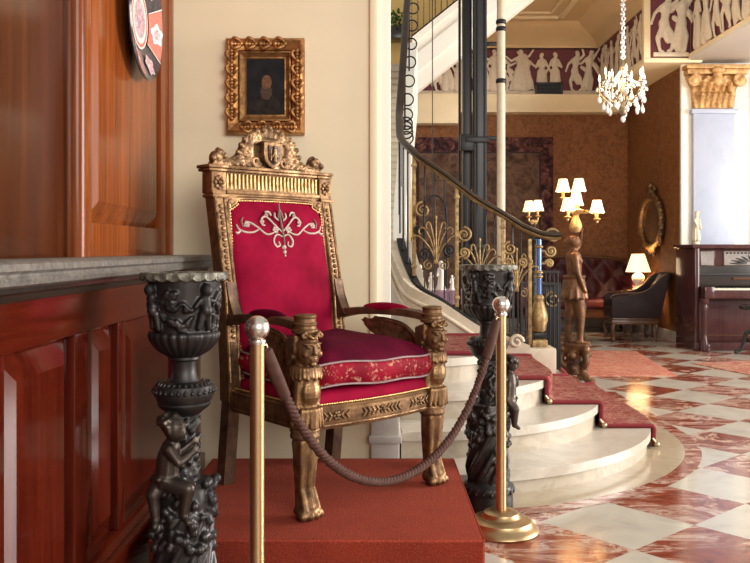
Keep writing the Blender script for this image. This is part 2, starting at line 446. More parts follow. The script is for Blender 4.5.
# framed panel
ybox('stile', M['wood_upper'], wl, XL - .04, XL, 2.85, 2.914, 1.125, 4.6)
ybox('stile', M['wood_upper'], wl, XL - .04, XL, 3.86, 3.975, 1.125, 4.6)
ybox('rail', M['wood_upper'], wl, XL - .04, XL, 2.914, 3.86, 1.125, 1.245)
bm = BM(); raised(bm, XL - .034, XL - .003, 2.916, 3.858, 1.247, 4.5, .075); struct('raised_panel', bm, M['wood_upper'], wl, 20)
ybox('corner_bead', M['wood_upper'], wl, XL - .04, XL + .012, 3.975, 4.05, 1.125, 4.6, .008)

# ---- wainscot (lower panelling), face at x = -0.83
XW = -.83
tw = sroot('trim_1', 'glossy red mahogany wainscot under the stone ledge')
ybox('backing', M['wood_lower'], tw, -1.2, XW - .03, -2.5, 4.05, 0, 1.03)
ybox('top_rail', M['wood_lower_y'], tw, XW - .035, XW, -2.5, 4.05, .915, 1.03)
ybox('bottom_rail', M['wood_lower_y'], tw, XW - .035, XW, -2.5, 4.05, .19, .245)
ybox('skirting', M['wood_lower_y'], tw, XW - .03, XW + .022, -2.5, 4.05, 0, .19, .008)
spans = [(-1.0, .2), (.45, 1.75), (1.905, 2.352), (2.493, 2.75), (2.83, 3.50), (3.62, 3.95)]
prev = -2.5
for (a, b_) in spans:
    ybox('stile', M['wood_lower'], tw, XW - .035, XW, prev, a, .245, .915)
    bm = BM(); raised(bm, XW - .033, XW - .004, a + .002, b_ - .002, .247, .913, .07); struct('raised_panel', bm, M['wood_lower'], tw, 20)
    prev = b_
ybox('stile', M['wood_lower'], tw, XW - .035, XW, prev, 4.05, .245, .915)

# ---- stone ledge with its black under-moulding
tl = sroot('trim_2', 'grey mottled stone ledge along the top of the wainscot')
bm = BM()
prism(bm, [(-.97, 1.127), (-.786, 1.127), (-.772, 1.119), (-.770, 1.104), (-.779, 1.097), (-.779, 1.091), (-.773, 1.084), (-.776, 1.072), (-.792, 1.064), (-.97, 1.064)], 6.549, 'XZ', -2.5)
struct('slab', bm, M['stone_ledge'], tl, 30)
bm = BM()
prism(bm, [(-.97, 1.064), (-.797, 1.064), (-.797, 1.054), (-.812, 1.048), (-.822, 1.034), (-.826, 1.030), (-.97, 1.030)], 6.549, 'XZ', -2.5)
struct('under_moulding', bm, M['black_wood'], tl, 30)

# ---- cream wall behind the throne
bm = BM(); box(bm, -3, -.025, 4.05, 4.4, 0, 5.2)
wb = struct('wall_back', bm, M['cream'], label='plain cream wall behind the throne')
tr = sroot('trim_3', 'ivory corner strips at the end of the cream wall')
bm = BM(); box(bm, -.025, .013, 4.025, 4.4, 0, 5.2, .008); struct('corner_bead', bm, M['cream'], tr)
bm = BM(); box(bm, .013, .075, 4.06, 4.4, .0, 5.2, .006); struct('corner_strip', bm, M['cream_white'], tr)
bm = BM(); box(bm, -.02, .115, 4.0, 4.4, 0, .40, .01); box(bm, -.03, .125, 3.985, 4.4, .24, .275, .008); struct('plinth', bm, M['grey_marble'], tr)

# ---- far room
bm = BM(); box(bm, -1.5, 3.9, 12.68, 12.9, 0, 4.6); wf = struct('wall_far', bm, M['wallpaper'], label='brown damask far wall of the salon')
bm = BM(); box(bm, 3.77, 3.95, 10.42, 12.68, 0, 3.45); wr = struct('wall_right', bm, M['wallpaper'], label='brown damask side wall carrying the gilt mirror')
bm = BM(); box(bm, 3.80, 9, 10.43, 10.7, 0, 3.45); we = struct('wall_end', bm, M['white_wall'], label='white wall behind the piano')
bm = BM(); box(bm, 3.735, 3.765, 10.42, 12.68, 0, .13, .006); struct('baseboard_right', bm, M['grey_marble'])
bm = BM(); box(bm, -1.5, 3.735, 12.65, 12.68, 0, .13, .006); struct('baseboard_far', bm, M['grey_marble'])

# pilaster strips, shaft and gilt capital on the white wall
tp = sroot('trim_4', 'daylight-tinted marble pilaster with a gilt leafy capital above the piano')
bm = BM(); box(bm, 3.735, 3.86, 10.36, 10.42, 0, 3.45, .006); struct('side_strip', bm, M['cream_white'], tp)
bm = BM(); box(bm, 4.36, 4.50, 10.37, 10.42, 0, 2.86, .006); struct('side_strip', bm, M['cream_white'], tp)
bm = BM(); box(bm, 3.86, 4.36, 10.30, 10.42, 0, 2.86, .008); box(bm, 3.83, 4.39, 10.27, 10.42, 2.80, 2.86, .012); struct('shaft', bm, M['pilaster_daylit'], tp)
def capital(bm):
    prism(bm, [(3.87, 2.86), (4.35, 2.86), (4.38, 3.1), (4.46, 3.27), (3.77, 3.27), (3.84, 3.1)], .13, 'XZ', 10.29)
    for row, (z0, z1, n, w) in enumerate([(2.87, 3.03, 6, .05), (2.95, 3.15, 5, .055)]):
        for i in range(n):
            x = 3.90 + (4.32 - 3.90) * (i + .5) / n
            p = spline([(x, 10.29, z0), (x, 10.265, z0 + .6 * (z1 - z0)), (x, 10.22, z1), (x, 10.20, z1 - .03)], 4)
            tube(bm, p, [w * (.55 + .5 * math.sin(PI * k / (len(p) - 1))) * .6 for k in range(len(p))], 8, .8)
    for x, s in ((3.84, -1), (4.41, 1)):
        tube(bm, volute((x, 10.25, 3.20), .085, .012, 1.6, PI / 2, 'XZ', s), .024, 8)
        ball(bm, (x, 10.24, 3.20), .03)
    ball(bm, (4.12, 10.23, 3.20), (.075, .06, .085)); ball(bm, (4.12, 10.21, 3.31), (.09, .06, .05))
    for s in (-1, 1):
        tube(bm, volute((4.12 + s * .12, 10.25, 3.19), .06, .012, 1.4, PI / 2, 'XZ', s), .018, 8)
struct('capital', sculpt(capital, .014, 1), M['capital_gold'], tp, 60)
bm = BM(); box(bm, 3.76, 4.50, 10.22, 10.42, 3.27, 3.33, .015); box(bm, 3.74, 4.53, 10.19, 10.42, 3.33, 3.38, .012); struct('abacus', bm, M['capital_gold'], tp)
for i in range(1):
    bm = BM(); box(bm, 4.62, 4.66, 10.39, 10.42, .0, 3.3, .01); struct('panel_moulding', bm, M['cream_white'], tp)

# ceiling of the salon
cl = sroot('ceiling', 'sand coloured coffered ceiling over the salon')
bm = BM(); box(bm, -1.5, 3.4, 9.7, 12.9, 4.42, 4.55); struct('ceiling_slab', bm, M['ceiling'], cl)
bm = BM()
prism(bm, [(12.5, 4.10), (12.5, 4.16), (12.44, 4.22), (12.30, 4.30), (12.18, 4.36), (12.12, 4.42), (12.68, 4.42), (12.68, 4.10)], 4.8, 'YZ', -1.5)
struct('cove', bm, M['ceiling'], cl)
bm = BM()
prism(bm, [(3.28, 4.12), (3.22, 4.22), (3.08, 4.30), (2.96, 4.36), (2.9, 4.42), (3.4, 4.42), (3.4, 4.12)], 2.4, 'XZ', 10.29)
struct('cove', bm, M['ceiling'], cl)
bm = BM(); box(bm, .2, 2.62, 11.86, 11.94, 4.385, 4.425, .012); box(bm, 2.56, 2.64, 9.75, 11.94, 4.385, 4.425, .012); struct('coffer_moulding', bm, M['cornice'], cl)
bm = BM(); box(bm, .2, 2.45, 11.66, 11.70, 4.395, 4.425, .01); box(bm, 2.41, 2.45, 9.75, 11.7, 4.395, 4.425, .01); struct('coffer_moulding', bm, M['cornice'], cl)

# ---- relief figures for the friezes (a few poses, each one solid)
def relief(pose):
    def b(bm):
        hx, lean, skirt, arms, legs = pose
        ball(bm, (hx, 0, .92), (.058, .05, .07)); ball(bm, (hx - .02, 0, .955), (.06, .05, .05))
        capsule(bm, (hx * .8, 0, .86), (lean, 0, .80), .035, .05)
        capsule(bm, (lean, 0, .78), (lean * .5, 0, .58), .095, .075)
        ball(bm, (lean * .4, 0, .50), (.10, .08, .10))
        for (p, q, r) in arms:
            s = Vector((lean + (.09 if p[0] > lean else -.09), 0, .79))
            capsule(bm, s, (p[0], -.02, p[1]), .04, .034); capsule(bm, (p[0], -.02, p[1]), (q[0], -.03, q[1]), .034, .026); ball(bm, (q[0], -.03, q[1]), .034)
        for (k, f_) in legs:
            capsule(bm, (lean * .4, 0, .48), (k[0], -.02, k[1]), .075, .052); capsule(bm, (k[0], -.02, k[1]), (f_[0], 0, f_[1]), .05, .03)
            capsule(bm, (f_[0], 0, f_[1]), (f_[0] + .07, -.01, f_[1] - .01), .032, .022)
        for (p, q, r0, r1) in skirt: capsule(bm, (p[0], .01, p[1]), (q[0], .01, q[1]), r0, r1)
    me = sculpt(b, .022, 2)
    return me
poses = [
    (.06, .03, [((-.02, .5), (-.08, .14), .10, .13), ((.06, .5), (.10, .12), .10, .13)], [((.26, .84), (.36, .98), 0), ((-.2, .72), (-.33, .82), 0)], [((.08, .26), (.02, .04)), ((-.14, .3), (-.24, .06))]),
    (-.05, -.02, [((0, .5), (-.16, .2), .09, .07)], [((.2, .66), (.34, .72), 0), ((-.22, .66), (-.3, .84), 0)], [((.14, .30), (.10, .04)), ((-.08, .26), (-.20, .05))]),
    (.02, .0, [((-.03, .5), (-.05, .1), .10, .12), ((.04, .5), (.06, .1), .10, .12)], [((.18, .62), (.06, .70), 0), ((-.18, .60), (-.10, .46), 0)], [((.05, .26), (.05, .04)), ((-.06, .26), (-.07, .04))]),
    (.10, .06, [((.2, .6), (.36, .5), .05, .06), ((.0, .5), (.1, .24), .09, .08)], [((.27, .90), (.22, 1.02), 0), ((-.16, .66), (-.22, .5), 0)], [((.16, .32), (.24, .05)), ((-.1, .25), (-.06, .04))]),
    (-.08, -.04, [((-.16, .66), (-.34, .44), .06, .09), ((-.02, .5), (.04, .14), .1, .1)], [((-.22, .92), (-.3, 1.03), 0), ((.16, .68), (.28, .66), 0)], [((.10, .26), (.17, .05)), ((-.10, .28), (-.08, .04))]),
]
crouch = (.16, .10, [((.02, .5), (-.1, .42), .10, .08)], [((.30, .62), (.40, .50), 0), ((-.12, .62), (-.22, .5), 0)], [((.2, .38), (.12, .22)), ((-.16, .42), (-.30, .3))])
RM = [relief(p) for p in poses]; RC = relief(crouch)
def put_fig(parent, me, loc, h, rotz=0, flip=1):
    o = bpy.data.objects.new('relief_figure', me); COL.objects.link(o); o.parent = parent
    if not me.materials:
        me.materials.append(M['frieze_relief']); me.polygons.foreach_set('use_smooth', [True] * len(me.polygons))
    o.location = loc; o.rotation_euler = (0, 0, rotz); o.scale = (h * flip * .92, h * .55, h); return o
# far frieze
YF = 12.5
t5 = sroot('trim_5', 'maroon frieze of pale dancing figures on the far wall')
bm = BM(); box(bm, -1.2, 3.32, YF, 12.68, 3.38, 4.12); struct('frieze_ground', bm, M['frieze_ground'], t5)
bm = BM(); box(bm, -1.2, 3.30, YF - .03, YF + .02, 3.405, 3.47, .01); box(bm, -1.2, 3.30, YF - .015, YF + .02, 3.47, 3.492, .004); struct('figure_ledge', bm, M['frieze_relief'], t5)
bm = BM(); prism(bm, [(12.68, 3.17), (12.44, 3.17), (12.42, 3.22), (12.36, 3.27), (12.33, 3.34), (12.30, 3.385), (12.30, 3.405), (12.68, 3.405)], 4.8, 'YZ', -1.2); struct('cornice', bm, M['cornice'], t5)
bm = BM(); box(bm, .5, 1.2, 12.2, 12.45, 2.97, 3.40, .015); struct('cornice_block', bm, M['cornice'], t5)
k = 0
for px, hh, me in [(419, .36, RC), (428, .44, RC), (438, .52, RM[3]), (448, .56, RM[0]), (459, .62, RM[2]), (470, .6, RM[1]), (483, .62, RM[0]), (494, .62, RM[2]), (503, .58, RM[1]), (512, .4, RC), (519, .62, RM[0]), (528, .56, RM[4]), (542, .57, RM[2]), (555, .58, RM[2]), (574, .60, RM[3]), (588, .61, RM[4])]:
    put_fig(t5, me, ((px - 375) * (YF - .02) / 850, YF - .02, 3.475), hh, 0, 1 if k % 3 else -1); k += 1
vg = thing('vent_grille', 'dark louvred vent grille set in the far frieze between dancers', 'vent', ((549 - 375) * 12.43 / 850, 12.43, 3.43))
bm = BM()
for a in ((-.2, -.175), (.175, .2)): box(bm, a[0], a[1], -.02, .03, 0, .17, .003)
for z in ((0, .02), (.15, .17)): box(bm, -.2, .2, -.02, .03, z[0], z[1], .003)
finish('frame', bm, M['iron_grey'], vg)
bm = BM()
for q in range(6): box(bm, -.178, .178, -.005, .012, .03 + q * .02, .04 + q * .02)
finish('slats', bm, M['iron_grey'], vg)
bm = BM(); box(bm, -.178, .178, .014, .03, .018, .152); finish('backing', bm, M['dark_hole'], vg)

# right beam, side face x = 3.28, its near end and the beam running on towards the window side
t6 = sroot('trim_6', 'maroon frieze beam over the mirror wall, receding')
bm = BM(); box(bm, 3.30, 3.81, 10.31, 12.5, 3.45, 4.7); struct('frieze_ground', bm, M['frieze_ground'], t6)
bm = BM(); box(bm, 3.24, 3.95, 10.25, 12.5, 3.41, 3.47, .015); struct('cornice', bm, M['cornice'], t6)
bm = BM(); box(bm, 3.25, 3.33, 10.27, 10.36, 3.47, 4.7, .008); struct('corner_strip', bm, M['cornice'], t6)
for q in range(8):
    put_fig(t6, RM[(q * 2 + 1) % 5], (3.29, 10.55 + q * .25, 3.475), .60, -PI / 2, 1 if q % 2 else -1)
t7 = sroot('trim_7', 'maroon frieze panel with a dancing couple, facing the hall')
bm = BM(); box(bm, 3.33, 3.82, 10.285, 10.31, 3.47, 4.7); struct('frieze_ground', bm, M['frieze_ground'], t7)
bm = BM(); box(bm, 3.36, 3.79, 10.25, 10.29, 3.485, 3.54, .015); struct('figure_ledge', bm, M['frieze_relief'], t7)
put_fig(t7, RM[3], (3.48, 10.27, 3.525), .72, 0, 1); put_fig(t7, RM[4], (3.69, 10.27, 3.525), .74, 0, -1)
t8 = sroot('trim_8', 'maroon frieze beam rising to the upper right corner')
bm = BM(); box(bm, 3.83, 4.4, 4.0, 10.31, 3.50, 4.7); struct('frieze_ground', bm, M['frieze_ground'], t8)
bm = BM(); box(bm, 3.79, 9.0, 3.9, 10.45, 3.44, 3.50, .012); struct('cornice', bm, M['white_wall'], t8)
bm = BM(); box(bm, 3.785, 3.85, 3.9, 10.28, 3.475, 3.52, .01); struct('frieze_ledge', bm, M['cornice'], t8)
for q in range(9):
    put_fig(t8, RM[(q * 3 + 2) % 5], (3.815, 10.05 - q * .27, 3.525), .68, -PI / 2, -1 if q % 2 else 1)

# wall of the upper flight and louvred shutter
bm = BM(); prism(bm, [(-.6, 0), (.42, 0), (.42, 3.12), (1.0, 3.6), (1.0, 5.4), (-.6, 5.4)], .13, 'XZ', 9.62); struct('wall_stair', bm, M['ochre'], label='ochre wall behind the upper stair flight')
sh = thing('louvred_shutter', 'beige louvred shutter in the gap beside the cream wall end', 'shutter', (.22, 9.575, .002))
bm = BM(); box(bm, -.16, .16, 0, .03, 0, 3.25)
finish('panel', bm, M['louvre'], sh)
bm = BM()
for q in range(44): box(bm, -.14, .14, -.02, .005, .02 + q * .073, .07 + q * .073, .006)
finish('slats', bm, M['louvre'], sh)

# world daylight, right-hand window and an added front fill
w = bpy.data.worlds.new('daylight'); sc.world = w; w.use_nodes = True
bg = w.node_tree.nodes['Background']; bg.inputs['Color'].default_value = (1.0, .955, .89, 1); bg.inputs['Strength'].default_value = .62
def area(name, loc, target, sx, sy, power, col):
    d = bpy.data.lights.new(name, 'AREA'); d.shape = 'RECTANGLE'; d.size = sx; d.size_y = sy; d.energy = power; d.color = col
    o = bpy.data.objects.new(name, d); COL.objects.link(o); o.location = loc
    o.rotation_euler = (Vector(target) - Vector(loc)).to_track_quat('-Z', 'Y').to_euler(); return o
area('window_daylight_right', (8.2, 4.6, 2.5), (0, 4.2, 1.2), 5.0, 3.4, 1000, (1, .97, .93))
area('fill_light_front', (2.6, -3.2, 3.0), (.3, 4, 1.0), 3.5, 2.6, 260, (1, .96, .90))  # added fill light behind the camera, not a real window
def lamp(name, loc, power, col=(1, .66, .34), r=.05):
    d = bpy.data.lights.new(name, 'POINT'); d.energy = power; d.color = col; d.shadow_soft_size = r
    o = bpy.data.objects.new(name, d); COL.objects.link(o); o.location = loc; return o
# ================================================================== DAIS
PZ = .20
dais = thing('carpeted_dais', 'low square dais covered in rust red carpet under the throne', 'platform', (-.19, 3.33, 0))
bm = BM(); box(bm, -.5525, .552, -.546, .55, 0.001, PZ, .018, seg=3); finish('carpet', bm, M['carpet'], dais)
bm = BM(); e = [(-.548, -.5415, PZ - .006), (.5475, -.5415, PZ - .006), (.5475, .5455, PZ - .006), (-.548, .5455, PZ - .006)]; tube(bm, e + e[:1], .0055, 6); finish('edge_seam', bm, M['carpet'], dais, 60)

# ================================================================== THRONE (local: x across, y towards the back, z up)
CH = (-.008, 3.24, PZ + .001); CR = math.radians(43.3)
ch = thing('throne_chair', 'carved gilt throne armchair upholstered in crimson velvet on the dais', 'armchair', CH, CR)
FX, BX, BY = .33, .285, .56
def yb(z):          # backward sweep of the rear posts
    pts = [(0, .575), (.38, .53), (.75, .56), (1.30, .672), (1.6, .73)]
    for (a, ya), (c, yc) in zip(pts, pts[1:]):
        if z <= c:
            t = (z - a) / (c - a); return ya + (yc - ya) * t
    return pts[-1][1]
def zsweep(bm, x0, x1, d0, d1, zs, xf=None):
    rings = []
    for z in zs:
        y = yb(z)
        a, b_ = (x0, x1) if xf is None else xf(z)
        rings.append([(a, y + d0, z), (b_, y + d0, z), (b_, y + d1, z), (a, y + d1, z)])
    return ring_mesh(bm, rings)
ZS = [0, .1, .2, .3, .38, .46, .56, .66, .75, .86, .98, 1.1, 1.2, 1.28]
for s in (-1, 1):
    # rear leg
    bm = BM(); zsweep(bm, s * BX - .026, s * BX + .026, -.028, .028, [0, .1, .2, .3, .36]); finish('rear_leg', bm, M['chair_wood'], ch, 30)
    # back post with grooves and a capital
    po = BM(); zsweep(po, s * BX - .030, s * BX + .030, -.030, .034, [.34, .46, .56, .66, .75, .86, .98, 1.1, 1.2, 1.285])
    po = finish('back_post', po, M['gilt_chair'], ch, 30)
    bm = BM()
    for dx in (-.022, .022): tube(bm, [(s * BX + dx, yb(z) - .031, z) for z in [.42, .56, .75, .98, 1.165]], .0055, 6)
    for q in range(24):
        z = .60 + q * .023; ball(bm, (s * BX, yb(z) - .031, z), (.011, .007, .0105), 8, 5)
    for q in range(5): tube(bm, [(s * BX - .012 + q * .006, yb(.40) - .03, .40), (s * BX - .012 + q * .006, yb(.58) - .031, .58)], .003, 5)
    finish('post_carving', bm, M['gilt_carved'], po)
    bm = BM()
    y = yb(1.18)
    box(bm, s * BX - .038, s * BX + .038, y - .040, y + .040, 1.165, 1.18, .004)
    y = yb(1.235); box(bm, s * BX - .035, s * BX + .035, y - .037, y + .037, 1.183, 1.272, .004)
    y = yb(1.29); box(bm, s * BX - .043, s * BX + .043, y - .045, y + .045, 1.275, 1.287, .004); box(bm, s * BX - .048, s * BX + .048, y - .05, y + .05, 1.288, 1.302, .005)
    y = yb(1.225)
    for a in range(8): ball(bm, (s * BX + .018 * math.cos(a * PI / 4), y - .037, 1.228 + .022 * math.sin(a * PI / 4)), (.009, .006, .009), 8, 5)
    ball(bm, (s * BX, y - .04, 1.228), .010, 8, 6)
    finish('post_capital', bm, M['gilt_chair'], po, 30)
def beads(bm, path, pitch, r):
    # a continuous string of nail heads along a path
    P_ = [Vector(p) for p in path]; L_ = [0]
    for a, c in zip(P_, P_[1:]): L_.append(L_[-1] + (c - a).length)
    n = int(L_[-1] / pitch) * 4; out = []; rad = []; j = 0
    for i in range(n + 1):
        d_ = L_[-1] * i / n
        while j < len(L_) - 2 and L_[j + 1] < d_: j += 1
        t = (d_ - L_[j]) / max(1e-9, L_[j + 1] - L_[j]); out.append(P_[j].lerp(P_[j + 1], t)); rad.append(r * (.35, .85, 1, .85)[i % 4])
    tube(bm, out, rad, 6)
# top rail with fluted band
bm = BM()
zsweep(bm, -.256, .256, -.022, .03, [1.16, 1.20, 1.24, 1.285])
y = yb(1.29); box(bm, -.25, .25, y - .042, y + .042, 1.276, 1.287, .004); box(bm, -.25, .25, y - .048, y + .048, 1.288, 1.302, .005)
y = yb(1.19); box(bm, -.25, .25, y - .032, y + .02, 1.183, 1.198, .004)
rail = finish('top_rail', bm, M['gilt_chair'], ch, 30)
bm = BM()
for q in range(25):
    x = -.238 + q * .0198; y = yb(1.237) - .022
    box(bm, x - .006, x + .006, y - .008, y + .006, 1.203, 1.270, .003, seg=1)
finish('fluting', bm, M['gold_bright'], rail, 40)
# velvet back panel, chamfered top corners
def back_outline(n=1):
    X0, Z0, Z1, c = .252, .40, 1.165, .075
    o = [(-X0, Z0), (X0, Z0), (X0, Z1 - c), (X0 - .012, Z1 - .55 * c), (X0 - .045, Z1 - .018), (X0 - c, Z1), (-X0 + c, Z1), (-X0 + .045, Z1 - .018), (-X0 + .012, Z1 - .55 * c), (-X0, Z1 - c)]
    return o
bm = BM()
OUT = back_outline(); rings = []
for f, d in ((1.0, .02), (1.0, -.012), (.97, -.024), (.90, -.034), (.72, -.042), (.4, -.047), (.02, -.048)):
    rg = []
    for (x, z) in OUT:
        xx = x * f; zz = .785 + (z - .785) * f
        rg.append((xx, yb(zz) + d, zz))
    # resample for smoothness
    rr = []
    for i in range(len(rg)):
        a = Vector(rg[i]); c = Vector(rg[(i + 1) % len(rg)])
        for t in range(4): rr.append(a.lerp(c, t / 4))
    rings.append([(p.x, yb(p.z) + d, p.z) for p in rr])
ring_mesh(bm, rings)
vb = finish('back_upholstery', bm, M['velvet'], ch, 60)
bm = BM()
loop = [(x, yb(z) - .022, z) for x, z in OUT[1:]] + [(OUT[0][0], yb(OUT[0][1]) - .022, OUT[0][1])]
tube(bm, spline(loop, 4), .010, 8)
finish('back_moulding', bm, M['gilt_chair'], vb, 60)
bm = BM(); sp = spline([(x * .965, yb(z) - .028, .785 + (z - .785) * .975) for x, _, z in loop], 12)
beads(bm, sp, .013, .0044)
finish('back_nails', bm, M['nail'], vb, 60)
bm = BM(); OW = [(-.27, .36), (.27, .36), (.27, 1.16), (-.27, 1.16)]
rings = [[(x, yb(z) + d, z) for x, z in [(-.27, .36), (.27, .36), (.27, .75), (.27, 1.17), (-.27, 1.17), (-.27, .75)]] for d in (.018, .028)]
ring_mesh(bm, rings); finish('back_board', bm, M['chair_wood'], ch, 30)
# chamfer filler blocks at the corners of the panel
for s in (-1, 1):
    bm = BM(); y = yb(1.12)
    prism(bm, [(s * .256, 1.168), (s * .17, 1.168), (s * .205, 1.152), (s * .238, 1.125), (s * .252, 1.085), (s * .256, 1.085)], .05, 'XZ', y - .024)
    ball(bm, (s * .236, y - .022, 1.148), (.016, .008, .016), 8, 6)
    finish('corner_block', bm, M['gilt_chair'], rail, 30)
# embroidery on the velvet
bm = BM()
def ey(z, x=0): return yb(z) - .047 + .012 * min(1, (abs(x) / .25)) ** 2
def stitch(pts, r=.004):
    p = spline([(x, ey(z, x), z) for x, z in pts], 5)
    tube(bm, p, [.72 * r * (.5 + .8 * math.sin(PI * (.1 + .8 * i / (len(p) - 1)))) for i in range(len(p))], 6, .6)
Z0 = 1.035
for s in (-1, 1):
    stitch([(0, Z0 - .01), (s * .035, Z0 + .02), (s * .075, Z0 + .055), (s * .10, Z0 + .045), (s * .10, Z0 + .022), (s * .085, Z0 + .02)], .0055)
    stitch([(s * .03, Z0 - .005), (s * .08, Z0 - .02), (s * .125, Z0 + .01), (s * .165, Z0 + .03), (s * .19, Z0 + .012)], .005)
    stitch([(s * .12, Z0 + .0), (s * .15, Z0 - .012), (s * .185, Z0 - .012), (s * .215, Z0 + .0), (s * .225, Z0 + .02)], .0055)
    stitch([(0, Z0 - .03), (s * .03, Z0 - .02), (s * .05, Z0 - .045), (s * .04, Z0 - .07), (s * .022, Z0 - .065), (s * .026, Z0 - .05)], .0055)
    stitch([(s * .05, Z0 + .06), (s * .06, Z0 + .075), (s * .08, Z0 + .075)], .006)
    stitch([(s * .012, Z0 + .04), (s * .03, Z0 + .055), (s * .028, Z0 + .075)], .005)
    stitch([(s * .195, Z0 + .01), (s * .20, Z0 + .035), (s * .19, Z0 + .05)], .006)
    stitch([(s * .205, Z0 - .004), (s * .222, Z0 - .016), (s * .232, Z0 - .012)], .006)
    for (fx, fz, fr) in ((.035, 0, .017), (.10, .034, .012), (.175, .022, .015), (.075, .062, .010)):
        for a in range(6):
            x = s * fx + fr * .6 * math.cos(a * PI / 3); z = Z0 + fz + fr * .6 * math.sin(a * PI / 3)
            ball(bm, (x, ey(z, x), z), (fr * .42, .004, fr * .42), 6, 4)
        ball(bm, (s * fx, ey(Z0 + fz, s * fx) - .001, Z0 + fz), (fr * .35, .004, fr * .35), 6, 4)
stitch([(0, Z0 - .09), (.004, Z0 - .04), (0, Z0 + .02), (-.003, Z0 + .07), (0, Z0 + .115)], .007)
stitch([(-.014, Z0 + .045), (-.008, Z0 + .07), (0, Z0 + .09)], .006); stitch([(.014, Z0 + .045), (.008, Z0 + .07), (0, Z0 + .09)], .006)
for z, r in ((Z0 - .095, .010), (Z0 - .075, .012), (Z0 - .11, .006)): ball(bm, (0, ey(z), z), (r, .004, r), 8, 5)
finish('embroidery', bm, M['thread'], vb, 60)

# crest
def crest(bm):
    Y = yb(1.33)
    for s in (-1, 1):
        tube(bm, volute((s * .262, Y, 1.335), .035, .010, 1.5, PI * (.5 - .5 * s) + PI / 2 * s, 'XZ', s), .013, 8)
        ball(bm, (s * .262, Y, 1.337), (.030, .028, .030))
        for q in range(5): ball(bm, (s * (.235 + .014 * q), Y - .02, 1.345 + .014 * math.sin(q * 1.1)), (.012, .012, .014), 8, 6)
        arm = spline([(s * .235, Y, 1.318), (s * .19, Y, 1.322), (s * .15, Y, 1.345), (s * .125, Y, 1.385), (s * .105, Y, 1.41)], 4)
        tube(bm, arm, [.017 + .012 * i / len(arm) for i in range(len(arm))], 8)
        for q, a in enumerate([-.1, .25, .6, .95, 1.3, 1.65]):
            b0 = Vector((s * .095, Y - .012, 1.335 + q * .012)); ln = .075 - .004 * q
            tip = b0 + Vector((s * math.cos(a) * ln, -.004, math.sin(a) * ln))
            capsule(bm, b0, tip, .014, .008, 8); ball(bm, tip, .0125, 8, 6)
        for q in range(4):
            capsule(bm, (s * (.085 + .03 * q), Y - .018, 1.312), (s * (.115 + .034 * q), Y - .012, 1.335 + .006 * (3 - q)), .012, .007, 8)
        tube(bm, volute((s * .075, Y - .02, 1.33), .026, .006, 1.4, 0, 'XZ', s), .009, 8)
        tube(bm, volute((s * .07, Y - .015, 1.43), .020, .006, 1.4, PI, 'XZ', -s), .009, 8)
    box(bm, -.29, .29, Y - .02, Y + .02, 1.300, 1.318)
    box(bm, -.10, .10, Y - .012, Y + .018, 1.31, 1.42)
    # crown
    tube(bm, [(-.052, Y - .008, 1.425), (0, Y - .03, 1.42), (.052, Y - .008, 1.425)], .014, 8)
    for q in (-2, -1, 0, 1, 2):
        capsule(bm, (q * .022, Y - .01, 1.43), (q * .031, Y - .012, 1.475 - .008 * abs(q)), .013, .012, 8)
        ball(bm, (q * .032, Y - .014, 1.482 - .010 * abs(q)), .015, 8, 6)
cr = finish('crest', sculpt(crest, .0042, 1), M['gilt_carved'], ch, 80)
bm = BM(); Y = yb(1.33)
sh_o = [(-.052, 1.418), (-.02, 1.412), (.02, 1.412), (.052, 1.418), (.050, 1.37), (.046, 1.335), (.025, 1.315), (0, 1.302), (-.025, 1.315), (-.046, 1.335), (-.050, 1.37)]
prism(bm, sh_o, .03, 'XZ', Y - .045, .004); shd = finish('shield', bm, M['gilt_chair'], cr, 40)
bm = BM()
prism(bm, [(x * .62 + .004, 1.362 + (z - 1.362) * .74) for x, z in sh_o], .006, 'XZ', Y - .049, .001)
finish('shield_field', bm, M['bronze_warm'], shd, 40)
bm = BM()
capsule(bm, (.004, Y - .05, 1.335), (.004, Y - .05, 1.385), .010, .009, 8); ball(bm, (.004, Y - .051, 1.395), .008, 8, 6)
for s in (-1, 1): capsule(bm, (.004, Y - .05, 1.372), (.004 + s * .016, Y - .05, 1.352), .006, .005, 6)
tube(bm, [(-.016, Y - .05, 1.338), (-.018, Y - .05, 1.385)], .003, 5)
finish('shield_emblem', bm, M['gilt_carved'], shd, 60)

# seat frame
def trap(y):
    t = y / BY; return FX + (BX - FX) * t
bm = BM()
n = 16; inner = []; outer = []
front = [(-.30 + .60 * i / n, -.012 - .030 * math.sin(PI * i / n)) for i in range(n + 1)]
rings = []
for (x, y) in front: rings.append([(x, y - .004, .305), (x, y - .012, .325), (x, y - .012, .378), (x, y, .392), (x, y + .04, .392), (x, y + .04, .305)])
ring_mesh(bm, rings); sf = finish('front_rail', bm, M['gilt_chair'], ch, 40)
bm = BM()
def fy(x): return -.012 - .030 * math.sin(PI * (x + .30) / .60) - .012
for grp in (-.215, -.0, .215):
    for q in range(-4, 5):
        if grp != 0 and abs(q) > 2: continue
        x = grp + q * .021
        for e in (-1, 1): capsule(bm, (x, fy(x) - .001, .352), (x + .012 * (1 if q >= 0 else -1), fy(x) - .002, .352 + e * .014), .0055, .003, 6)
    for a in range(6): ball(bm, (grp + .012 * math.cos(a * PI / 3), fy(grp) - .003, .352 + .012 * math.sin(a * PI / 3)), (.006, .004, .006), 6, 4)
    ball(bm, (grp, fy(grp) - .005, .352), .006, 6, 4)
tube(bm, [(x, fy(x) + .006, .318) for x in [-.29 + .58 * i / 20 for i in range(21)]], .006, 6)
finish('rail_carving', bm, M['gilt_carved'], sf, 60)
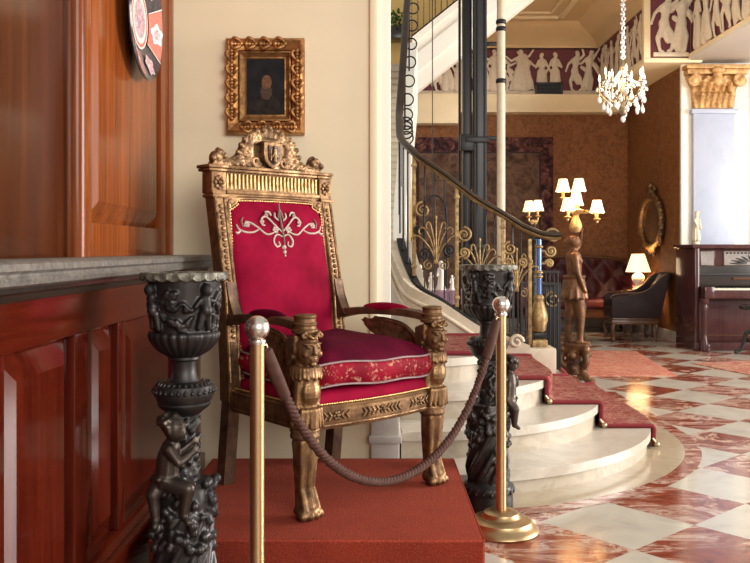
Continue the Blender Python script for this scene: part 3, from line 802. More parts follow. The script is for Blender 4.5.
for s in (-1, 1):
    bm = BM(); rings = []
    for i in range(9):
        y = .03 + (.50 - .03) * i / 8; x = s * trap(y)
        rings.append([(x + s * .012, y, .305), (x + s * .02, y, .33), (x + s * .02, y, .375), (x + s * .010, y, .392), (x - s * .03, y, .392), (x - s * .03, y, .305)])
    ring_mesh(bm, rings)
    for e in (.318, .383):
        tube(bm, [(s * (trap(y) + .018), y, e) for y in (.04, .27, .49)], .005, 6)
    finish('side_rail', bm, M['gilt_chair'], ch, 40)
bm = BM(); box(bm, -BX, BX, BY - .06, BY - .02, .30, .39, .005); finish('rear_rail', bm, M['chair_wood'], ch, 30)
# sagging webbing cloth under the seat
bm = BM(); rings = []
for f, z in ((1.0, .325), (.97, .302), (.85, .290), (.6, .282), (.05, .28)):
    rg = []
    for (x, y) in [(-.30, 0), (0, -.02), (.30, 0), (.285, .27), (.26, .51), (0, .51), (-.26, .51), (-.285, .27)]:
        rg.append((x * f, .255 + (y - .255) * f, z))
    rings.append(rg)
ring_mesh(bm, rings); finish('seat_webbing', bm, M['webbing'], ch, 60)
# padded velvet seat + loose cushion
def pad_outline(m0, m1, y0, y1, n=12, rc=.04, bow=.03):
    pts = []
    for i in range(n + 1): t = i / n; pts.append((-m0 + 2 * m0 * t, y0 - bow * math.sin(PI * t)))
    for i in range(1, n): t = i / n; pts.append((m0 + (m1 - m0) * t, y0 + (y1 - y0) * t))
    for i in range(n + 1): t = i / n; pts.append((m1 - 2 * m1 * t, y1))
    for i in range(1, n): t = i / n; pts.append((-m1 + (m0 - m1) * -t, y1 + (y0 - y1) * t))
    return pts
def pad(rings_spec, ol, cy):
    bm = BM(); rings = []
    for f, z, dome in rings_spec:
        rings.append([(x * f, cy + (y - cy) * f, z) for x, y in ol])
    ring_mesh(bm, rings); return bm
ol = pad_outline(.298, .258, -.010, .50, bow=.028)
bm = pad([(1.0, .385, 0), (1.015, .405, 0), (1.0, .425, 0), (.95, .438, 0), (.8, .445, 0), (.05, .446, 0)], ol, .25)
seat = finish('seat_upholstery', bm, M['velvet'], ch, 60)
bm = BM(); lp = spline([(x * 1.012, .25 + (y - .25) * 1.03, .396) for x, y in ol[:14]], 8); lp = [Vector((-(trap(y) + .008), y, .397)) for y in (.49, .35, .2, .05)] + lp + [Vector((trap(y) + .008, y, .397)) for y in (.05, .2, .35, .49)]
beads(bm, lp, .0108, .0048)
finish('seat_nails', bm, M['nail'], seat, 60)
def wob(x, y): return .006 * math.sin(9 * x + 3) * math.cos(7 * y + 1) + .004 * math.sin(21 * x + 13 * y)
ol2 = pad_outline(.292, .262, -.030, .50, bow=.035)
CYc = .235
def cush_ring(f, z): return [(x * f, CYc + (y - CYc) * f, z + wob(x * f, y * f) * (1 if f > .3 else .6)) for x, y in ol2]
bm = BM()
ring_mesh(bm, [cush_ring(*a) for a in ((.955, .452), (.995, .462), (1.02, .482), (1.025, .505), (1.01, .525), (.985, .537))], cap=True)
cb = finish('cushion', bm, M['velvet_border'], ch, 80)
bm = BM()
ring_mesh(bm, [cush_ring(*a) for a in ((.99, .535), (.95, .552), (.88, .572), (.76, .592), (.6, .606), (.4, .613), (.2, .616), (.02, .617))], cap=True)
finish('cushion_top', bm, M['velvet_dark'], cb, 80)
bm = BM()
for f, z in ((1.0, .537), (.985, .455)):
    r = cush_ring(f, z); tube(bm, r + r[:1], .0042, 6)
finish('cushion_piping', bm, M['piping'], cb, 60)

# front legs: lion paw, winged sphinx bust, arm
def lion_leg(bm):
    capsule(bm, (0, .0, .285), (0, .006, .20), .046, .041); capsule(bm, (0, .006, .20), (0, .012, .10), .041, .030); capsule(bm, (0, .012, .10), (0, .004, .045), .030, .034)
    for x in (-.024, 0, .024):
        capsule(bm, (x * 1.3, -.034 + abs(x) * .5, .27), (x, -.020 + abs(x) * .4, .11), .014, .011, 8); capsule(bm, (x, -.020 + abs(x) * .4, .11), (x * 1.2, -.036, .035), .011, .014, 8)
    ball(bm, (0, -.008, .028), (.046, .05, .028))
    for x in (-.038, -.013, .013, .038):
        capsule(bm, (x * .9, -.02, .03), (x, -.050 + abs(x) * .35, .017), .015, .0165, 10)
    for s in (-1, 1): capsule(bm, (s * .036, .01, .27), (s * .028, .014, .16), .014, .006, 8)
def sphinx(bm):
    # leafy knee, scrolls, torso, fur collar, head
    capsule(bm, (0, .004, .315), (0, .002, .40), .050, .046); capsule(bm, (0, .002, .40), (0, -.004, .49), .046, .050)
    ball(bm, (0, -.028, .45), (.044, .032, .050))
    for s in (-1, 1):
        capsule(bm, (s * .040, -.014, .485), (s * .044, -.010, .40), .019, .013, 8); capsule(bm, (s * .044, -.010, .40), (s * .028, -.036, .37), .013, .011, 8)
        tube(bm, volute((s * .046, -.004, .345), .026, .006, 1.4, PI / 2, 'YZ', 1), .011, 8)
        for q in range(3): capsule(bm, (s * (.010 + .015 * q), -.047 + .006 * q, .385), (s * (.012 + .019 * q), -.052 + .008 * q, .325), .011, .007, 8)
    capsule(bm, (0, -.050, .385), (0, -.056, .325), .012, .008, 8)
    for a in range(24):
        t = 2 * PI * a / 24; r = .046
        capsule(bm, (r * math.cos(t), r * math.sin(t) - .002, .530), (1.22 * r * math.cos(t), 1.22 * r * math.sin(t) - .004, .498 + .006 * (a % 2)), .0115, .007, 8)
    capsule(bm, (0, 0, .50), (0, 0, .56), .042, .038)
    HM = Matrix.Translation((0, -.006, .600)) @ Matrix.Rotation(HEADTURN[0], 4, 'Z') @ Matrix.Diagonal((1.16, 1.16, 1.06, 1))
    old = set(bm.verts)
    # head in its own frame (centre at 0,0,0; looks to -y)
    ball(bm, (0, -.012, -.004), (.039, .041, .054), 20, 14); ball(bm, (0, .012, .008), (.043, .040, .050), 16, 12)
    ball(bm, (0, -.022, -.030), (.029, .028, .028), 14, 10)
    for s in (-1, 1):
        for q in range(4): capsule(bm, (s * (.034 + .003 * q), .004 + q * .010, .040 - .004 * q), (s * .041, .010 + q * .010, -.026 - .008 * q), .0095, .0085, 8)
        ball(bm, (s * .041, .000, -.002), (.007, .010, .016), 8, 6)
        tube(bm, volute((s * .028, -.038, .048), .011, .003, 1.1, PI / 2, 'XZ', s), .0055, 7)       # curls under the cap
        capsule(bm, (s * .012, -.044, .046), (s * .004, -.047, .038), .007, .005, 7)
        capsule(bm, (s * .006, -.0495, .019), (s * .028, -.0405, .020), .0046, .004, 8)            # brow
        ball(bm, (s * .0165, -.0465, .0095), (.0085, .005, .0042), 8, 6)                            # lids
        ball(bm, (s * .021, -.041, -.014), (.013, .010, .013), 10, 8)                              # cheek
        ball(bm, (s * .0050, -.055, -.0125), (.0046, .0048, .004), 6, 5)
        capsule(bm, (s * .0015, -.0525, -.0275), (s * .011, -.0485, -.0285), .0036, .0024, 6)      # upper lip
    capsule(bm, (0, -.0505, .016), (0, -.0585, -.0105), .0045, .0060, 8)
    capsule(bm, (-.006, -.0500, -.0350), (.006, -.0500, -.0350), .0040, .0040, 6)
    ball(bm, (0, -.044, -.0475), (.012, .010, .009), 8, 6)
    bmesh.ops.transform(bm, matrix=HM, verts=[v for v in bm.verts if v not in old])
HEADTURN = [0]
for s in (-1, 1):
    lg = finish('front_leg', sculpt(lion_leg, .0042, 2), M['gilt_chair'], ch, 80, (s * FX, 0, 0))
    bm = BM(); lathe(bm, [(.044, .280), (.052, .286), (.054, .296), (.050, .304), (.055, .312), (.053, .322), (.046, .328)], n=28, flute=lambda a, z: 1 + .03 * math.cos(12 * a))
    finish('leg_collar', bm, M['gilt_carved'], lg, 60)
    HEADTURN[0] = math.radians(-10)
    hd = finish('sphinx_bust', sculpt(sphinx, .0031, 2, .35), M['gilt_chair'], ch, 80, (s * FX, 0, 0))
    bm = BM(); lathe(bm, [(.028, .652), (.046, .655), (.048, .660), (.047, .667), (.041, .671), (.040, .680), (.043, .684), (.043, .690), (.039, .694), (.038, .706), (.041, .710), (.041, .717), (.036, .721), (.0, .723)], n=32)
    finish('sphinx_cap', bm, M['gilt_chair'], hd, 40)
    # wing sweeping back under the arm
    def wing(bm):
        arc = spline([(0, .040, .455), (0, .052, .52), (0, .085, .583), (0, .14, .628), (0, .22, .648), (0, .32, .655)], 5)
        prism(bm, [(p.y, p.z) for p in arc] + [(.40, .645), (.34, .615), (.27, .575), (.20, .515), (.15, .455), (.10, .43), (.045, .43)], .014, 'YZ', -.007)
        tube(bm, arc, .0105, 8)
        for q in range(6):
            p = spline([(0, .070 + .020 * q, .455 + .010 * q), (0, .095 + .028 * q, .52 + .012 * q), (0, .14 + .036 * q, .575 + .011 * q), (0, .20 + .036 * q, .612 + .008 * q)], 5)
            tube(bm, p, [.0125 - .006 * i / len(p) for i in range(len(p))], 8, .85)
        for q in range(3):
            p = spline([(0, .19 + .05 * q, .515 + .035 * q), (0, .24 + .05 * q, .56 + .022 * q), (0, .30 + .04 * q, .60 + .015 * q)], 4); tube(bm, p, [.011 - .006 * i / len(p) for i in range(len(p))], 8, .85)
    me = sculpt(wing, .0045, 1)
    w_ = finish('sphinx_wing', me, M['gilt_carved'], ch, 80, (s * FX, 0, 0)); w_.rotation_euler = (0, 0, s * .07)
    # arm rail
    bm = BM(); rings = []
    prof = [(.0, .675, .032, .017), (.06, .683, .030, .016), (.15, .690, .028, .016), (.30, .690, .027, .016), (.42, .682, .027, .017), (.49, .672, .026, .020), (.54, .672, .026, .032)]
    P = spline([(a[0], a[1], 0) for a in prof], 4)
    for i, p in enumerate(P):
        t = i / (len(P) - 1) * (len(prof) - 1); k_ = min(int(t), len(prof) - 2); u = t - k_
        hw = prof[k_][2] * (1 - u) + prof[k_ + 1][2] * u; hh = prof[k_][3] * (1 - u) + prof[k_ + 1][3] * u
        yy = p.x; x = s * (FX + (BX - FX) * yy / BY)
        rings.append([(x - hw, yy, p.y - hh), (x + hw, yy, p.y - hh), (x + hw * 1.04, yy, p.y - hh * .2), (x + hw * .9, yy, p.y + hh * .8), (x + hw * .5, yy, p.y + hh), (x - hw * .5, yy, p.y + hh), (x - hw * .9, yy, p.y + hh * .8), (x - hw * 1.04, yy, p.y - hh * .2)])
    ring_mesh(bm, rings); arm = finish('arm_rail', bm, M['chair_wood'], ch, 40)
    # flare where the arm meets the post
    bm = BM(); x = s * BX
    prism(bm, [(.525, .66), (.455, .665), (.49, .70), (.515, .75), (.528, .82), (.545, .82), (.56, .66)], .046, 'YZ', x - .023, .004)
    finish('arm_bracket', bm, M['chair_wood'], arm, 40)
    bm = BM(); cx_ = lambda y: s * (FX + (BX - FX) * y / BY)
    rings = []
    for i in range(13):
        t = i / 12; yy = .13 + .24 * t; e = math.sin(PI * min(1, max(0, t * .92 + .04))) ** .45
        rings.append([(cx_(yy) + .029 * e * math.cos(a), yy, .700 + .026 * e * max(-.3, math.sin(a))) for a in [2 * PI * k / 14 for k in range(14)]])
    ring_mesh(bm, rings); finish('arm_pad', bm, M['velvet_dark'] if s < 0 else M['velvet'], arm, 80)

# ================================================================== URN PEDESTALS
URN = (-.568, 2.53, 0)
ur = thing('urn_pedestal', 'black bronze urn on a cherub pedestal before the mahogany wainscot', 'urn', URN, .26, 'bronze urn pedestals beside the throne')
bm = BM(); lathe(bm, [(0, 0.001), (.109, .001), (.111, .012), (.111, .045), (.110, .055), (.110, .062), (.108, .075), (.113, .085), (.113, .100), (.106, .112), (.096, .118), (.09, .13), (0, .13)], n=40)
base = finish('base', bm, M['bronze'], ur, 40)
bm = BM()
for a in range(20):
    t = 2 * PI * a / 20; capsule(bm, (.112 * math.cos(t), .112 * math.sin(t), .086), (.109 * math.cos(t + .1), .109 * math.sin(t + .1), .102), .009, .006, 6)
finish('base_beading', bm, M['bronze'], base, 60)
def drum(bm):
    tube(bm, [(0, 0, .10), (0, 0, .20), (0, 0, .33), (0, 0, .42), (0, 0, .47)], [.090, .080, .079, .086, .078], 24)
    R = random.Random(3)
    for q in range(9):       # spiral acanthus folds
        a0 = 2 * PI * q / 9
        p = [( (.082 + .006 * math.sin(k * .9)) * math.cos(a0 + k * .20), (.082 + .006 * math.sin(k * .9)) * math.sin(a0 + k * .20), .12 + k * .032) for k in range(9)]
        tube(bm, p, [.012, .014, .015, .014, .013, .012, .011, .010, .008], 8)
    for q in range(95):      # grapes and vine leaves around the upper drum
        a = R.uniform(0, 2 * PI); z = R.uniform(.28, .475); r = .084 + .012 * R.random()
        ball(bm, (r * math.cos(a), r * math.sin(a), z), R.uniform(.010, .017), 8, 6)
    for q in range(26):
        a = R.uniform(0, 2 * PI); z = R.uniform(.16, .46); r = .086
        capsule(bm, (r * math.cos(a), r * math.sin(a), z), (r * math.cos(a + .25), r * math.sin(a + .25), z + R.uniform(-.03, .03)), .013, .006, 7)
dr = finish('drum', sculpt(drum, .0048, 1), M['bronze'], ur, 80)
def stem(bm):
    tube(bm, [(0, 0, .45), (0, 0, .52), (0, 0, .60), (0, 0, .672)], [.050, .040, .034, .042], 20)
    R = random.Random(11)
    for q in range(70):
        a = R.uniform(0, 2 * PI); z = R.uniform(.47, .66); r = .040
        ball(bm, (r * math.cos(a), r * math.sin(a), z), R.uniform(.007, .012), 7, 5)
    for q in range(22):
        a = R.uniform(0, 2 * PI); z = R.uniform(.48, .64)
        capsule(bm, (.040 * math.cos(a), .040 * math.sin(a), z), (.048 * math.cos(a + .4), .048 * math.sin(a + .4), z + .02), .010, .005, 7)
finish('stem', sculpt(stem, .0042, 1), M['bronze'], ur, 80)
bm = BM(); lathe(bm, [(.030, .655), (.044, .662), (.056, .672), (.076, .688), (.079, .695), (.076, .700), (.081, .706), (.088, .722), (.091, .738), (.086, .750), (.070, .757), (.046, .762), (.040, .772), (.037, .790), (.036, .810), (.040, .822), (.047, .827), (.047, .834), (.040, .838)], n=40)
finish('knop', bm, M['bronze'], ur, 35)
bm = BM()
for a in range(28):
    t = 2 * PI * a / 28; capsule(bm, (.089 * math.cos(t), .089 * math.sin(t), .734), (.074 * math.cos(t), .074 * math.sin(t), .756), .007, .005, 6)
finish('knop_leaves', bm, M['bronze'], ur, 60)
bm = BM(); prof = [(.038, .832), (.052, .838), (.074, .852), (.092, .872), (.102, .890), (.104, .902), (.098, .910)]
rings = []
for i, p in enumerate(spline([(r, z, 0) for r, z in prof], 3)):
    rings.append([((p.x + .005 * (abs(math.sin(12 * a)) - .5)) * math.cos(a), (p.x + .005 * (abs(math.sin(12 * a)) - .5)) * math.sin(a), p.y) for a in [2 * PI * k / 144 for k in range(144)]])
ring_mesh(bm, rings); finish('gadrooned_bowl', bm, M['bronze'], ur, 60)
def body(bm):
    tube(bm, [(0, 0, .903), (0, 0, .915), (0, 0, .97), (0, 0, 1.03), (0, 0, 1.068)], [.094, .090, .096, .103, .108], 40)
    R = random.Random(5)
    for g in range(4):       # cherubs dancing round the bowl, vines and grapes between
        a0 = g * PI / 2 + .55
        def pt(u, z, o=.006): 
            r = .092 + (z - .91) * .10 + o; a = a0 + u / r
            return (r * math.cos(a), r * math.sin(a), z)
        ball(bm, pt(0, 1.035, .012), (.017, .017, .019)); capsule(bm, pt(0, 1.012), pt(.004, .975), .015, .017); ball(bm, pt(.004, .975, .010), .018)
        capsule(bm, pt(-.006, .965), pt(-.016, .925), .012, .008); capsule(bm, pt(.012, .965), pt(.018, .922), .012, .008)
        capsule(bm, pt(.014, 1.005), pt(.036, 1.0), .008, .006); capsule(bm, pt(.036, 1.0), pt(.05, 1.018), .006, .006); capsule(bm, pt(-.014, 1.005), pt(-.03, .985), .008, .006)
        for q in range(16):
            ball(bm, pt(.066 + R.uniform(-.016, .016), 1.012 + R.uniform(-.03, .022), .004), R.uniform(.007, .010), 7, 5)
        for q in range(12):
            u = R.uniform(.035, .105); z = R.uniform(.915, .98)
            capsule(bm, pt(u, z, .002), pt(u + R.uniform(-.02, .02), z + R.uniform(-.02, .02), .004), .008, .004, 7)
        tube(bm, [pt(.03 + .012 * k, .985 + .012 * math.sin(k * 1.4), .005) for k in range(9)], .005, 6)
finish('relief_bowl', sculpt(body, .0036, 1), M['bronze'], ur, 80)
bm = BM(); rings = []
for r, z, f in [(.100, 1.058, 0), (.112, 1.061, .25), (.124, 1.064, .8), (.130, 1.068, 1), (.131, 1.076, 1), (.127, 1.084, .6), (.118, 1.083, 0), (.108, 1.074, 0), (.098, 1.02, 0), (.05, .99, 0), (.001, .985, 0)]:
    rings.append([((r - f * .006 * abs(math.sin(11 * a))) * math.cos(a), (r - f * .006 * abs(math.sin(11 * a))) * math.sin(a), z - f * .008 * abs(math.sin(11 * a)) * (1 if z < 1.075 else 0)) for a in [2 * PI * k / 132 for k in range(132)]])
ring_mesh(bm, rings); finish('scalloped_rim', bm, M['bronze_rim'], ur, 50)
def cherub(bm):
    # sits on the drum, facing the stem; x to the right of the picture, -y towards the hall
    ball(bm, (-.052, -.072, .488), (.040, .042, .036))                      # hips
    capsule(bm, (-.052, -.072, .50), (-.048, -.080, .555), .036, .033); capsule(bm, (-.048, -.080, .555), (-.040, -.084, .585), .033, .028)
    capsule(bm, (-.038, -.084, .60), (-.034, -.088, .62), .016, .016)
    ball(bm, (-.030, -.096, .640), (.033, .036, .036)); ball(bm, (-.038, -.088, .650), (.034, .034, .030))   # skull
    ball(bm, (-.012, -.112, .628), (.014, .014, .014)); ball(bm, (-.004, -.110, .634), (.007, .008, .007)); ball(bm, (-.012, -.108, .612), (.010, .010, .008))
    for s_, d in ((1, (-.016, -.122, .650)), (-1, (.002, -.096, .650))): ball(bm, d, (.008, .008, .005))
    R = random.Random(2)
    for q in range(34):
        a = R.uniform(0, 2 * PI); e = R.uniform(.05, 1.3)
        ball(bm, (-.040 + .036 * math.cos(a) * math.cos(e) - .004, -.088 + .036 * math.sin(a) * math.cos(e) * .9, .645 + .034 * math.sin(e)), R.uniform(.008, .012), 7, 5)
    ball(bm, (-.046, -.124, .636), (.008, .006, .010))
    # arms
    capsule(bm, (-.046, -.108, .582), (-.020, -.128, .548), .017, .014); capsule(bm, (-.020, -.128, .548), (.020, -.098, .572), .014, .010)
    capsule(bm, (-.050, -.056, .580), (-.020, -.060, .560), .016, .013); capsule(bm, (-.020, -.060, .560), (.022, -.056, .590), .013, .009)
    for h, d in (((.022, -.097, .574), 1), ((.024, -.056, .592), -1)):
        ball(bm, h, (.011, .010, .011))
        for f_ in range(4): capsule(bm, h, (h[0] + .014, h[1] + .004, h[2] - .009 + .007 * f_), .0048, .004, 6)
        capsule(bm, h, (h[0] + .004, h[1] - .004, h[2] + .014), .005, .004, 6)
    # legs: one hangs forward, one tucked
    capsule(bm, (-.040, -.092, .480), (.006, -.118, .470), .026, .022); capsule(bm, (.006, -.118, .470), (-.006, -.112, .395), .021, .014); capsule(bm, (-.006, -.112, .392), (.006, -.134, .378), .012, .009)
    capsule(bm, (-.070, -.070, .476), (-.090, -.086, .450), .026, .022); capsule(bm, (-.090, -.086, .450), (-.082, -.088, .380), .020, .013); capsule(bm, (-.082, -.088, .380), (-.086, -.108, .366), .012, .009)
    for q in range(7): ball(bm, (-.075 + .016 * q, -.100 - .006 * math.sin(q), .497 - .003 * q), (.012, .011, .008), 7, 5)
def cherub_n(bm): cherub(bm)
finish('cherub', sculpt(cherub, .0040, 2, .45), M['bronze_warm'], ur, 80)
ur2 = copy_tree(ur); ur2.location = (.504, 3.79, 0); ur2.rotation_euler = (0, 0, math.radians(108))
ur2['label'] = 'black bronze urn on a cherub pedestal before the marble steps'

# ================================================================== STANCHIONS AND ROPE
S1, S2 = Vector((-.337, 2.43, 0)), Vector((.516, 3.48, 0))
st = thing('stanchion', 'brass barrier post beside the urn pedestal at the mahogany wainscot', 'barrier post', S1, 0, 'brass rope stanchions')
bm = BM(); lathe(bm, [(0, 0.001), (.133, .001), (.136, .008), (.133, .016), (.126, .022), (.118, .030), (.112, .036), (.108, .048), (.095, .056), (.072, .060), (.066, .066), (.062, .078), (.050, .086), (.030, .090), (0, .091)], n=48)
sb = finish('base', bm, M['brass_dull'], st, 30)
bm = BM(); lathe(bm, [(.021, .085), (.021, .885), (.0, .885)], n=28); finish('post', bm, M['brass'], st, 40)
bm = BM(); lathe(bm, [(.018, .880), (.025, .881), (.026, .886), (.025, .893), (.017, .896), (.015, .900)], n=28); finish('collar', bm, M['steel_ball'], st, 40)
bm = BM(); ball(bm, (0, 0, .927), .036, 28, 18); finish('ball_finial', bm, M['steel_ball'], st, 80)
bm = BM(); tube(bm, [(.020, 0, .872), (.034, 0, .878), (.040, 0, .868), (.034, 0, .856), (.028, 0, .858)], .0035, 8); finish('hook', bm, M['rod_brass'], st, 60)
RA = math.atan2((S2 - S1).y, (S2 - S1).x); st.rotation_euler = (0, 0, RA)
st2 = copy_tree(st); st2.location = S2; st2.rotation_euler = (0, 0, RA + PI)
for c_ in st2.children:
    if c_.name.startswith('base'): c_.scale = (1.14, 1.14, 1)
st2['label'] = 'brass barrier post beside the dais corner, before the marble steps'
d = (S2 - S1).normalized(); A = S1 + d * .036 + Vector((0, 0, .862)); B = S2 - d * .036 + Vector((0, 0, .862))
rope = thing('barrier_rope', 'twisted brown barrier rope sagging between the two brass posts', 'rope', (S1 + S2) / 2)
off = -(S1 + S2) / 2
span = (B - A).length; path = []
def cat_z(t, sag, k=2.2): return -sag * (math.cosh(k) - math.cosh(k * (2 * t - 1))) / (math.cosh(k) - 1)
NP = 150
for i in range(NP + 1):
    t = i / NP; p = A.lerp(B, t); p.z += cat_z(t, .505); path.append(p + off)
pts, T, U = frames(path); ln = [0]
for a, c in zip(pts, pts[1:]): ln.append(ln[-1] + (c - a).length)
bm = BM()
for s in range(3):
    q = []
    for p, t, u, l_ in zip(pts, T, U, ln):
        a = -l_ / .052 * 2 * PI + s * 2 * PI / 3; w_ = t.cross(u); q.append(p + (u * math.cos(a) + w_ * math.sin(a)) * .0078)
    tube(bm, q, .0092, 8)
finish('twisted_cord', bm, M['rope'], rope, 80)
for i0, i1 in ((0, 9), (NP - 9, NP)):
    bm = BM(); seg = pts[i0:i1 + 1]; k_ = len(seg) - 1
    tube(bm, seg, [.0172 + .003 * math.sin(PI * i / k_) for i in range(k_ + 1)], 12); finish('whipped_end', bm, M['rope'], rope, 80)

# ================================================================== PICTURE
pf = thing('framed_portrait', 'small dark portrait in a deep carved gilt frame on the cream wall', 'picture', (-.52, 4.048, 1.924))
W2, H2, TW = .186, .228, .086
def side(bm, flip):
    pass
prof = [(0, 0), (0, -.030), (.008, -.050), (.016, -.054), (.030, -.046), (.045, -.040), (.056, -.036), (.062, -.026), (.064, 0)]
bm = BM(); rings = []
for k_, (cx_, cz_) in enumerate([(-1, -1), (1, -1), (1, 1), (-1, 1)]):
    rings.append([(cx_ * (W2 - u), v, cz_ * (H2 - u)) for u, v in prof])
rings.append(rings[0]); ring_mesh(bm, rings, closed_ring=False, cap=False)
box(bm, -W2 + .03, W2 - .03, -.012, -.001, -H2 + .03, H2 - .03)
fr = finish('frame', bm, M['gilt_frame'], pf, 40)
bm = BM()
def leaf(px_, pz_, ang_, sc_):
    for e in (-1, 1):
        m_ = Matrix.Rotation(-ang_, 4, 'Y')
        q = [Vector((0, -.045, 0)), Vector((e * .012, -.058, .010)), Vector((e * .018, -.058, .026)), Vector((e * .008, -.054, .034)), Vector((e * .004, -.050, .026))]
        q = [Vector((px_, 0, pz_)) + m_ @ (v * 1) * sc_ - Vector((0, (sc_ - 1) * -.05, 0)) for v in q]
        tube(bm, spline(q, 4), [.004, .006, .0075, .0085, .0085, .009, .0095, .0095, .009, .008, .0075, .007, .006, .0055, .005, .0045, .004], 8)
    ball(bm, (px_, -.052, pz_), (.012, .010, .012), 8, 6)
    for t_ in range(3):
        v_ = Matrix.Rotation(-ang_, 4, 'Y') @ Vector((0, 0, .012 + .011 * t_)); ball(bm, (px_ + v_.x * sc_, -.046 - .004 * t_, pz_ + v_.z * sc_), (.013, .010, .013), 8, 6)
for s in (-1, 1):
    for q in range(5): leaf(s * (W2 - .032), -.155 + q * .068, 0, 1.35)
    for q in range(4): leaf(-.108 + q * .068, s * (H2 - .032), PI / 2 if s > 0 else -PI / 2, 1.35)
finish('carved_leaves', bm, M['gilt_frame'], fr, 80)
bm = BM(); rings = []
for (cx_, cz_) in [(-1, -1), (1, -1), (1, 1), (-1, 1)]:
    rings.append([(cx_ * (W2 - u), v, cz_ * (H2 - u)) for u, v in [(.062, -.01), (.064, -.036), (.070, -.038), (.078, -.028), (.088, -.020), (.094, -.022), (.098, -.012)]])
rings.append(rings[0]); ring_mesh(bm, rings, closed_ring=False, cap=False); finish('slip', bm, M['gilt_frame_in'], pf, 40)
bm = BM(); box(bm, -.092, .092, -.014, -.012, -.134, .134); cv = finish('canvas', bm, M['canvas'], pf, 0)
def disc(bm, cx_, cz_, rx, rz, y0, y1, n=18, w_=0):
    prism(bm, [(cx_ + rx * math.cos(2 * PI * k / n) * (1 + w_ * math.sin(3 * k)), cz_ + rz * math.sin(2 * PI * k / n)) for k in range(n)], y1 - y0, 'XZ', y0)
bm = BM(); prism(bm, [(-.085, -.13), (-.07, -.07), (-.03, -.035), (.03, -.03), (.065, -.07), (.085, -.13)], .0008, 'XZ', -.0148); finish('painted_robe', bm, M['canvas_robe'], cv, 0)
bm = BM(); disc(bm, .006, .022, .024, .034, -.0160, -.0150); finish('painted_face', bm, M['canvas_skin'], cv, 0)
bm = BM(); disc(bm, .004, -.024, .028, .038, -.0158, -.0149, 18, .06); finish('painted_beard', bm, M['canvas_beard'], cv, 0)

# ================================================================== PLATE on the mahogany wall
pl = thing('decorative_plate', 'round painted plate with coral fan panels hung on the mahogany wall', 'plate', (XL + .002, 3.44, 2.085))
PR = .245
bm = BM()      # axis along +x
prof = [(0, .006), (.10, .004), (.13, .004), (.19, .022), (PR, .040), (PR + .003, .046), (PR - .002, .050), (.19, .032), (.135, .014), (.125, .012), (0, .012)]
rings = [[(x, r * math.cos(2 * PI * k / 56) if r else 1e-4 * math.cos(2 * PI * k / 56), r * math.sin(2 * PI * k / 56) if r else 1e-4 * math.sin(2 * PI * k / 56)) for k in range(56)] for r, x in prof]
ring_mesh(bm, rings); dish = finish('dish', bm, M['plate_ground'], pl, 40)
def px_at(r): return .0145 if r < .13 else .016 + (r - .13) / (PR - .13) * .034
def sector(bm, r0, r1, a0, a1, n=10, lift=.001):
    rows = []
    for i in range(5):
        r = r0 + (r1 - r0) * i / 4
        rows.append([(px_at(r) + lift, r * math.cos(a0 + (a1 - a0) * k / n), r * math.sin(a0 + (a1 - a0) * k / n)) for k in range(n + 1)])
    ring_mesh(bm, rows, closed_ring=False, cap=False)
bm = BM()
for q in range(3): sector(bm, .132, .238, q * 2 * PI / 3 - .5 - .1, q * 2 * PI / 3 + .5 - .1)
sector(bm, .098, .112, 0, 2 * PI, 48, .002)
finish('coral_panels', bm, M['plate_pink'], dish, 0)
bm = BM()
def blob(bm, r, a, s_, lift):
    c = Vector((0, r * math.cos(a), r * math.sin(a))); ring = []
    for k in range(20):
        t = 2 * PI * k / 20; rr = s_ * (1 + .18 * math.sin(5 * t + a))
        y, z = c.y + rr * math.cos(t), c.z + rr * math.sin(t); ring.append(bm.verts.new((px_at(math.hypot(y, z)) + lift, y, z)))
    cv_ = bm.verts.new((px_at(r) + lift, c.y, c.z))
    for k in range(20): bm.faces.new((ring[k], ring[(k + 1) % 20], cv_))
for q in range(3): blob(bm, .190, q * 2 * PI / 3 - .1, .043, .003); 
sector(bm, .112, .120, 0, 2 * PI, 48, .002); sector(bm, .076, .098, 0, 2 * PI, 48, .0015)
for q in range(6):
    a = (q // 2) * 2 * PI / 3 - .1 + (.52 if q % 2 else -.52); sector(bm, .132, .238, a - .012, a + .012, 2, .003)
finish('white_borders', bm, M['plate_white'], dish, 0)
bm = BM()
for q in range(3): blob(bm, .188, q * 2 * PI / 3 - .1 + PI / 3, .040, .003); blob(bm, .19, q * 2 * PI / 3 - .1, .022, .0042)
sector(bm, .002, .076, 0, 2 * PI, 48, .001)
finish('flower_sprays', bm, M['plate_bloom'], dish, 0)
# ================================================================== STAIRCASE
SC = (.2, 5.38)
def step_outline(r, yfar, xl=.13, ynear_left=4.42, xfarl=-1.0):
    pts = []
    a0 = -PI / 2 if xl <= SC[0] else -math.acos(min(1, (xl - SC[0]) / r))
    if xl < SC[0] and SC[1] - r < ynear_left: pts.append((xl, SC[1] - r))
    for i in range(33):
        a = -PI / 2 + (PI / 2) * i / 32; pts.append((SC[0] + r * math.cos(a), SC[1] + r * math.sin(a)))
    pts.append((SC[0] + r, yfar)); pts.append((xfarl, yfar)); pts.append((xfarl, max(ynear_left, SC[1] - r)))
    if SC[1] - r < ynear_left: pts.append((xl, ynear_left))
    return pts
stair = thing('staircase', 'flared white marble staircase with rounded steps behind the dais', 'stairs', (.2, 5.38, 0))
so = (-.2, -5.38)
def sh2(pts): return [(x + so[0], y + so[1]) for x, y in pts]
RS = [1.47, 1.18, .89, .60]; ZT = [0.001, .112, .25, .392, .535]; YFAR = [6.62, 6.40, 6.05, 6.05]
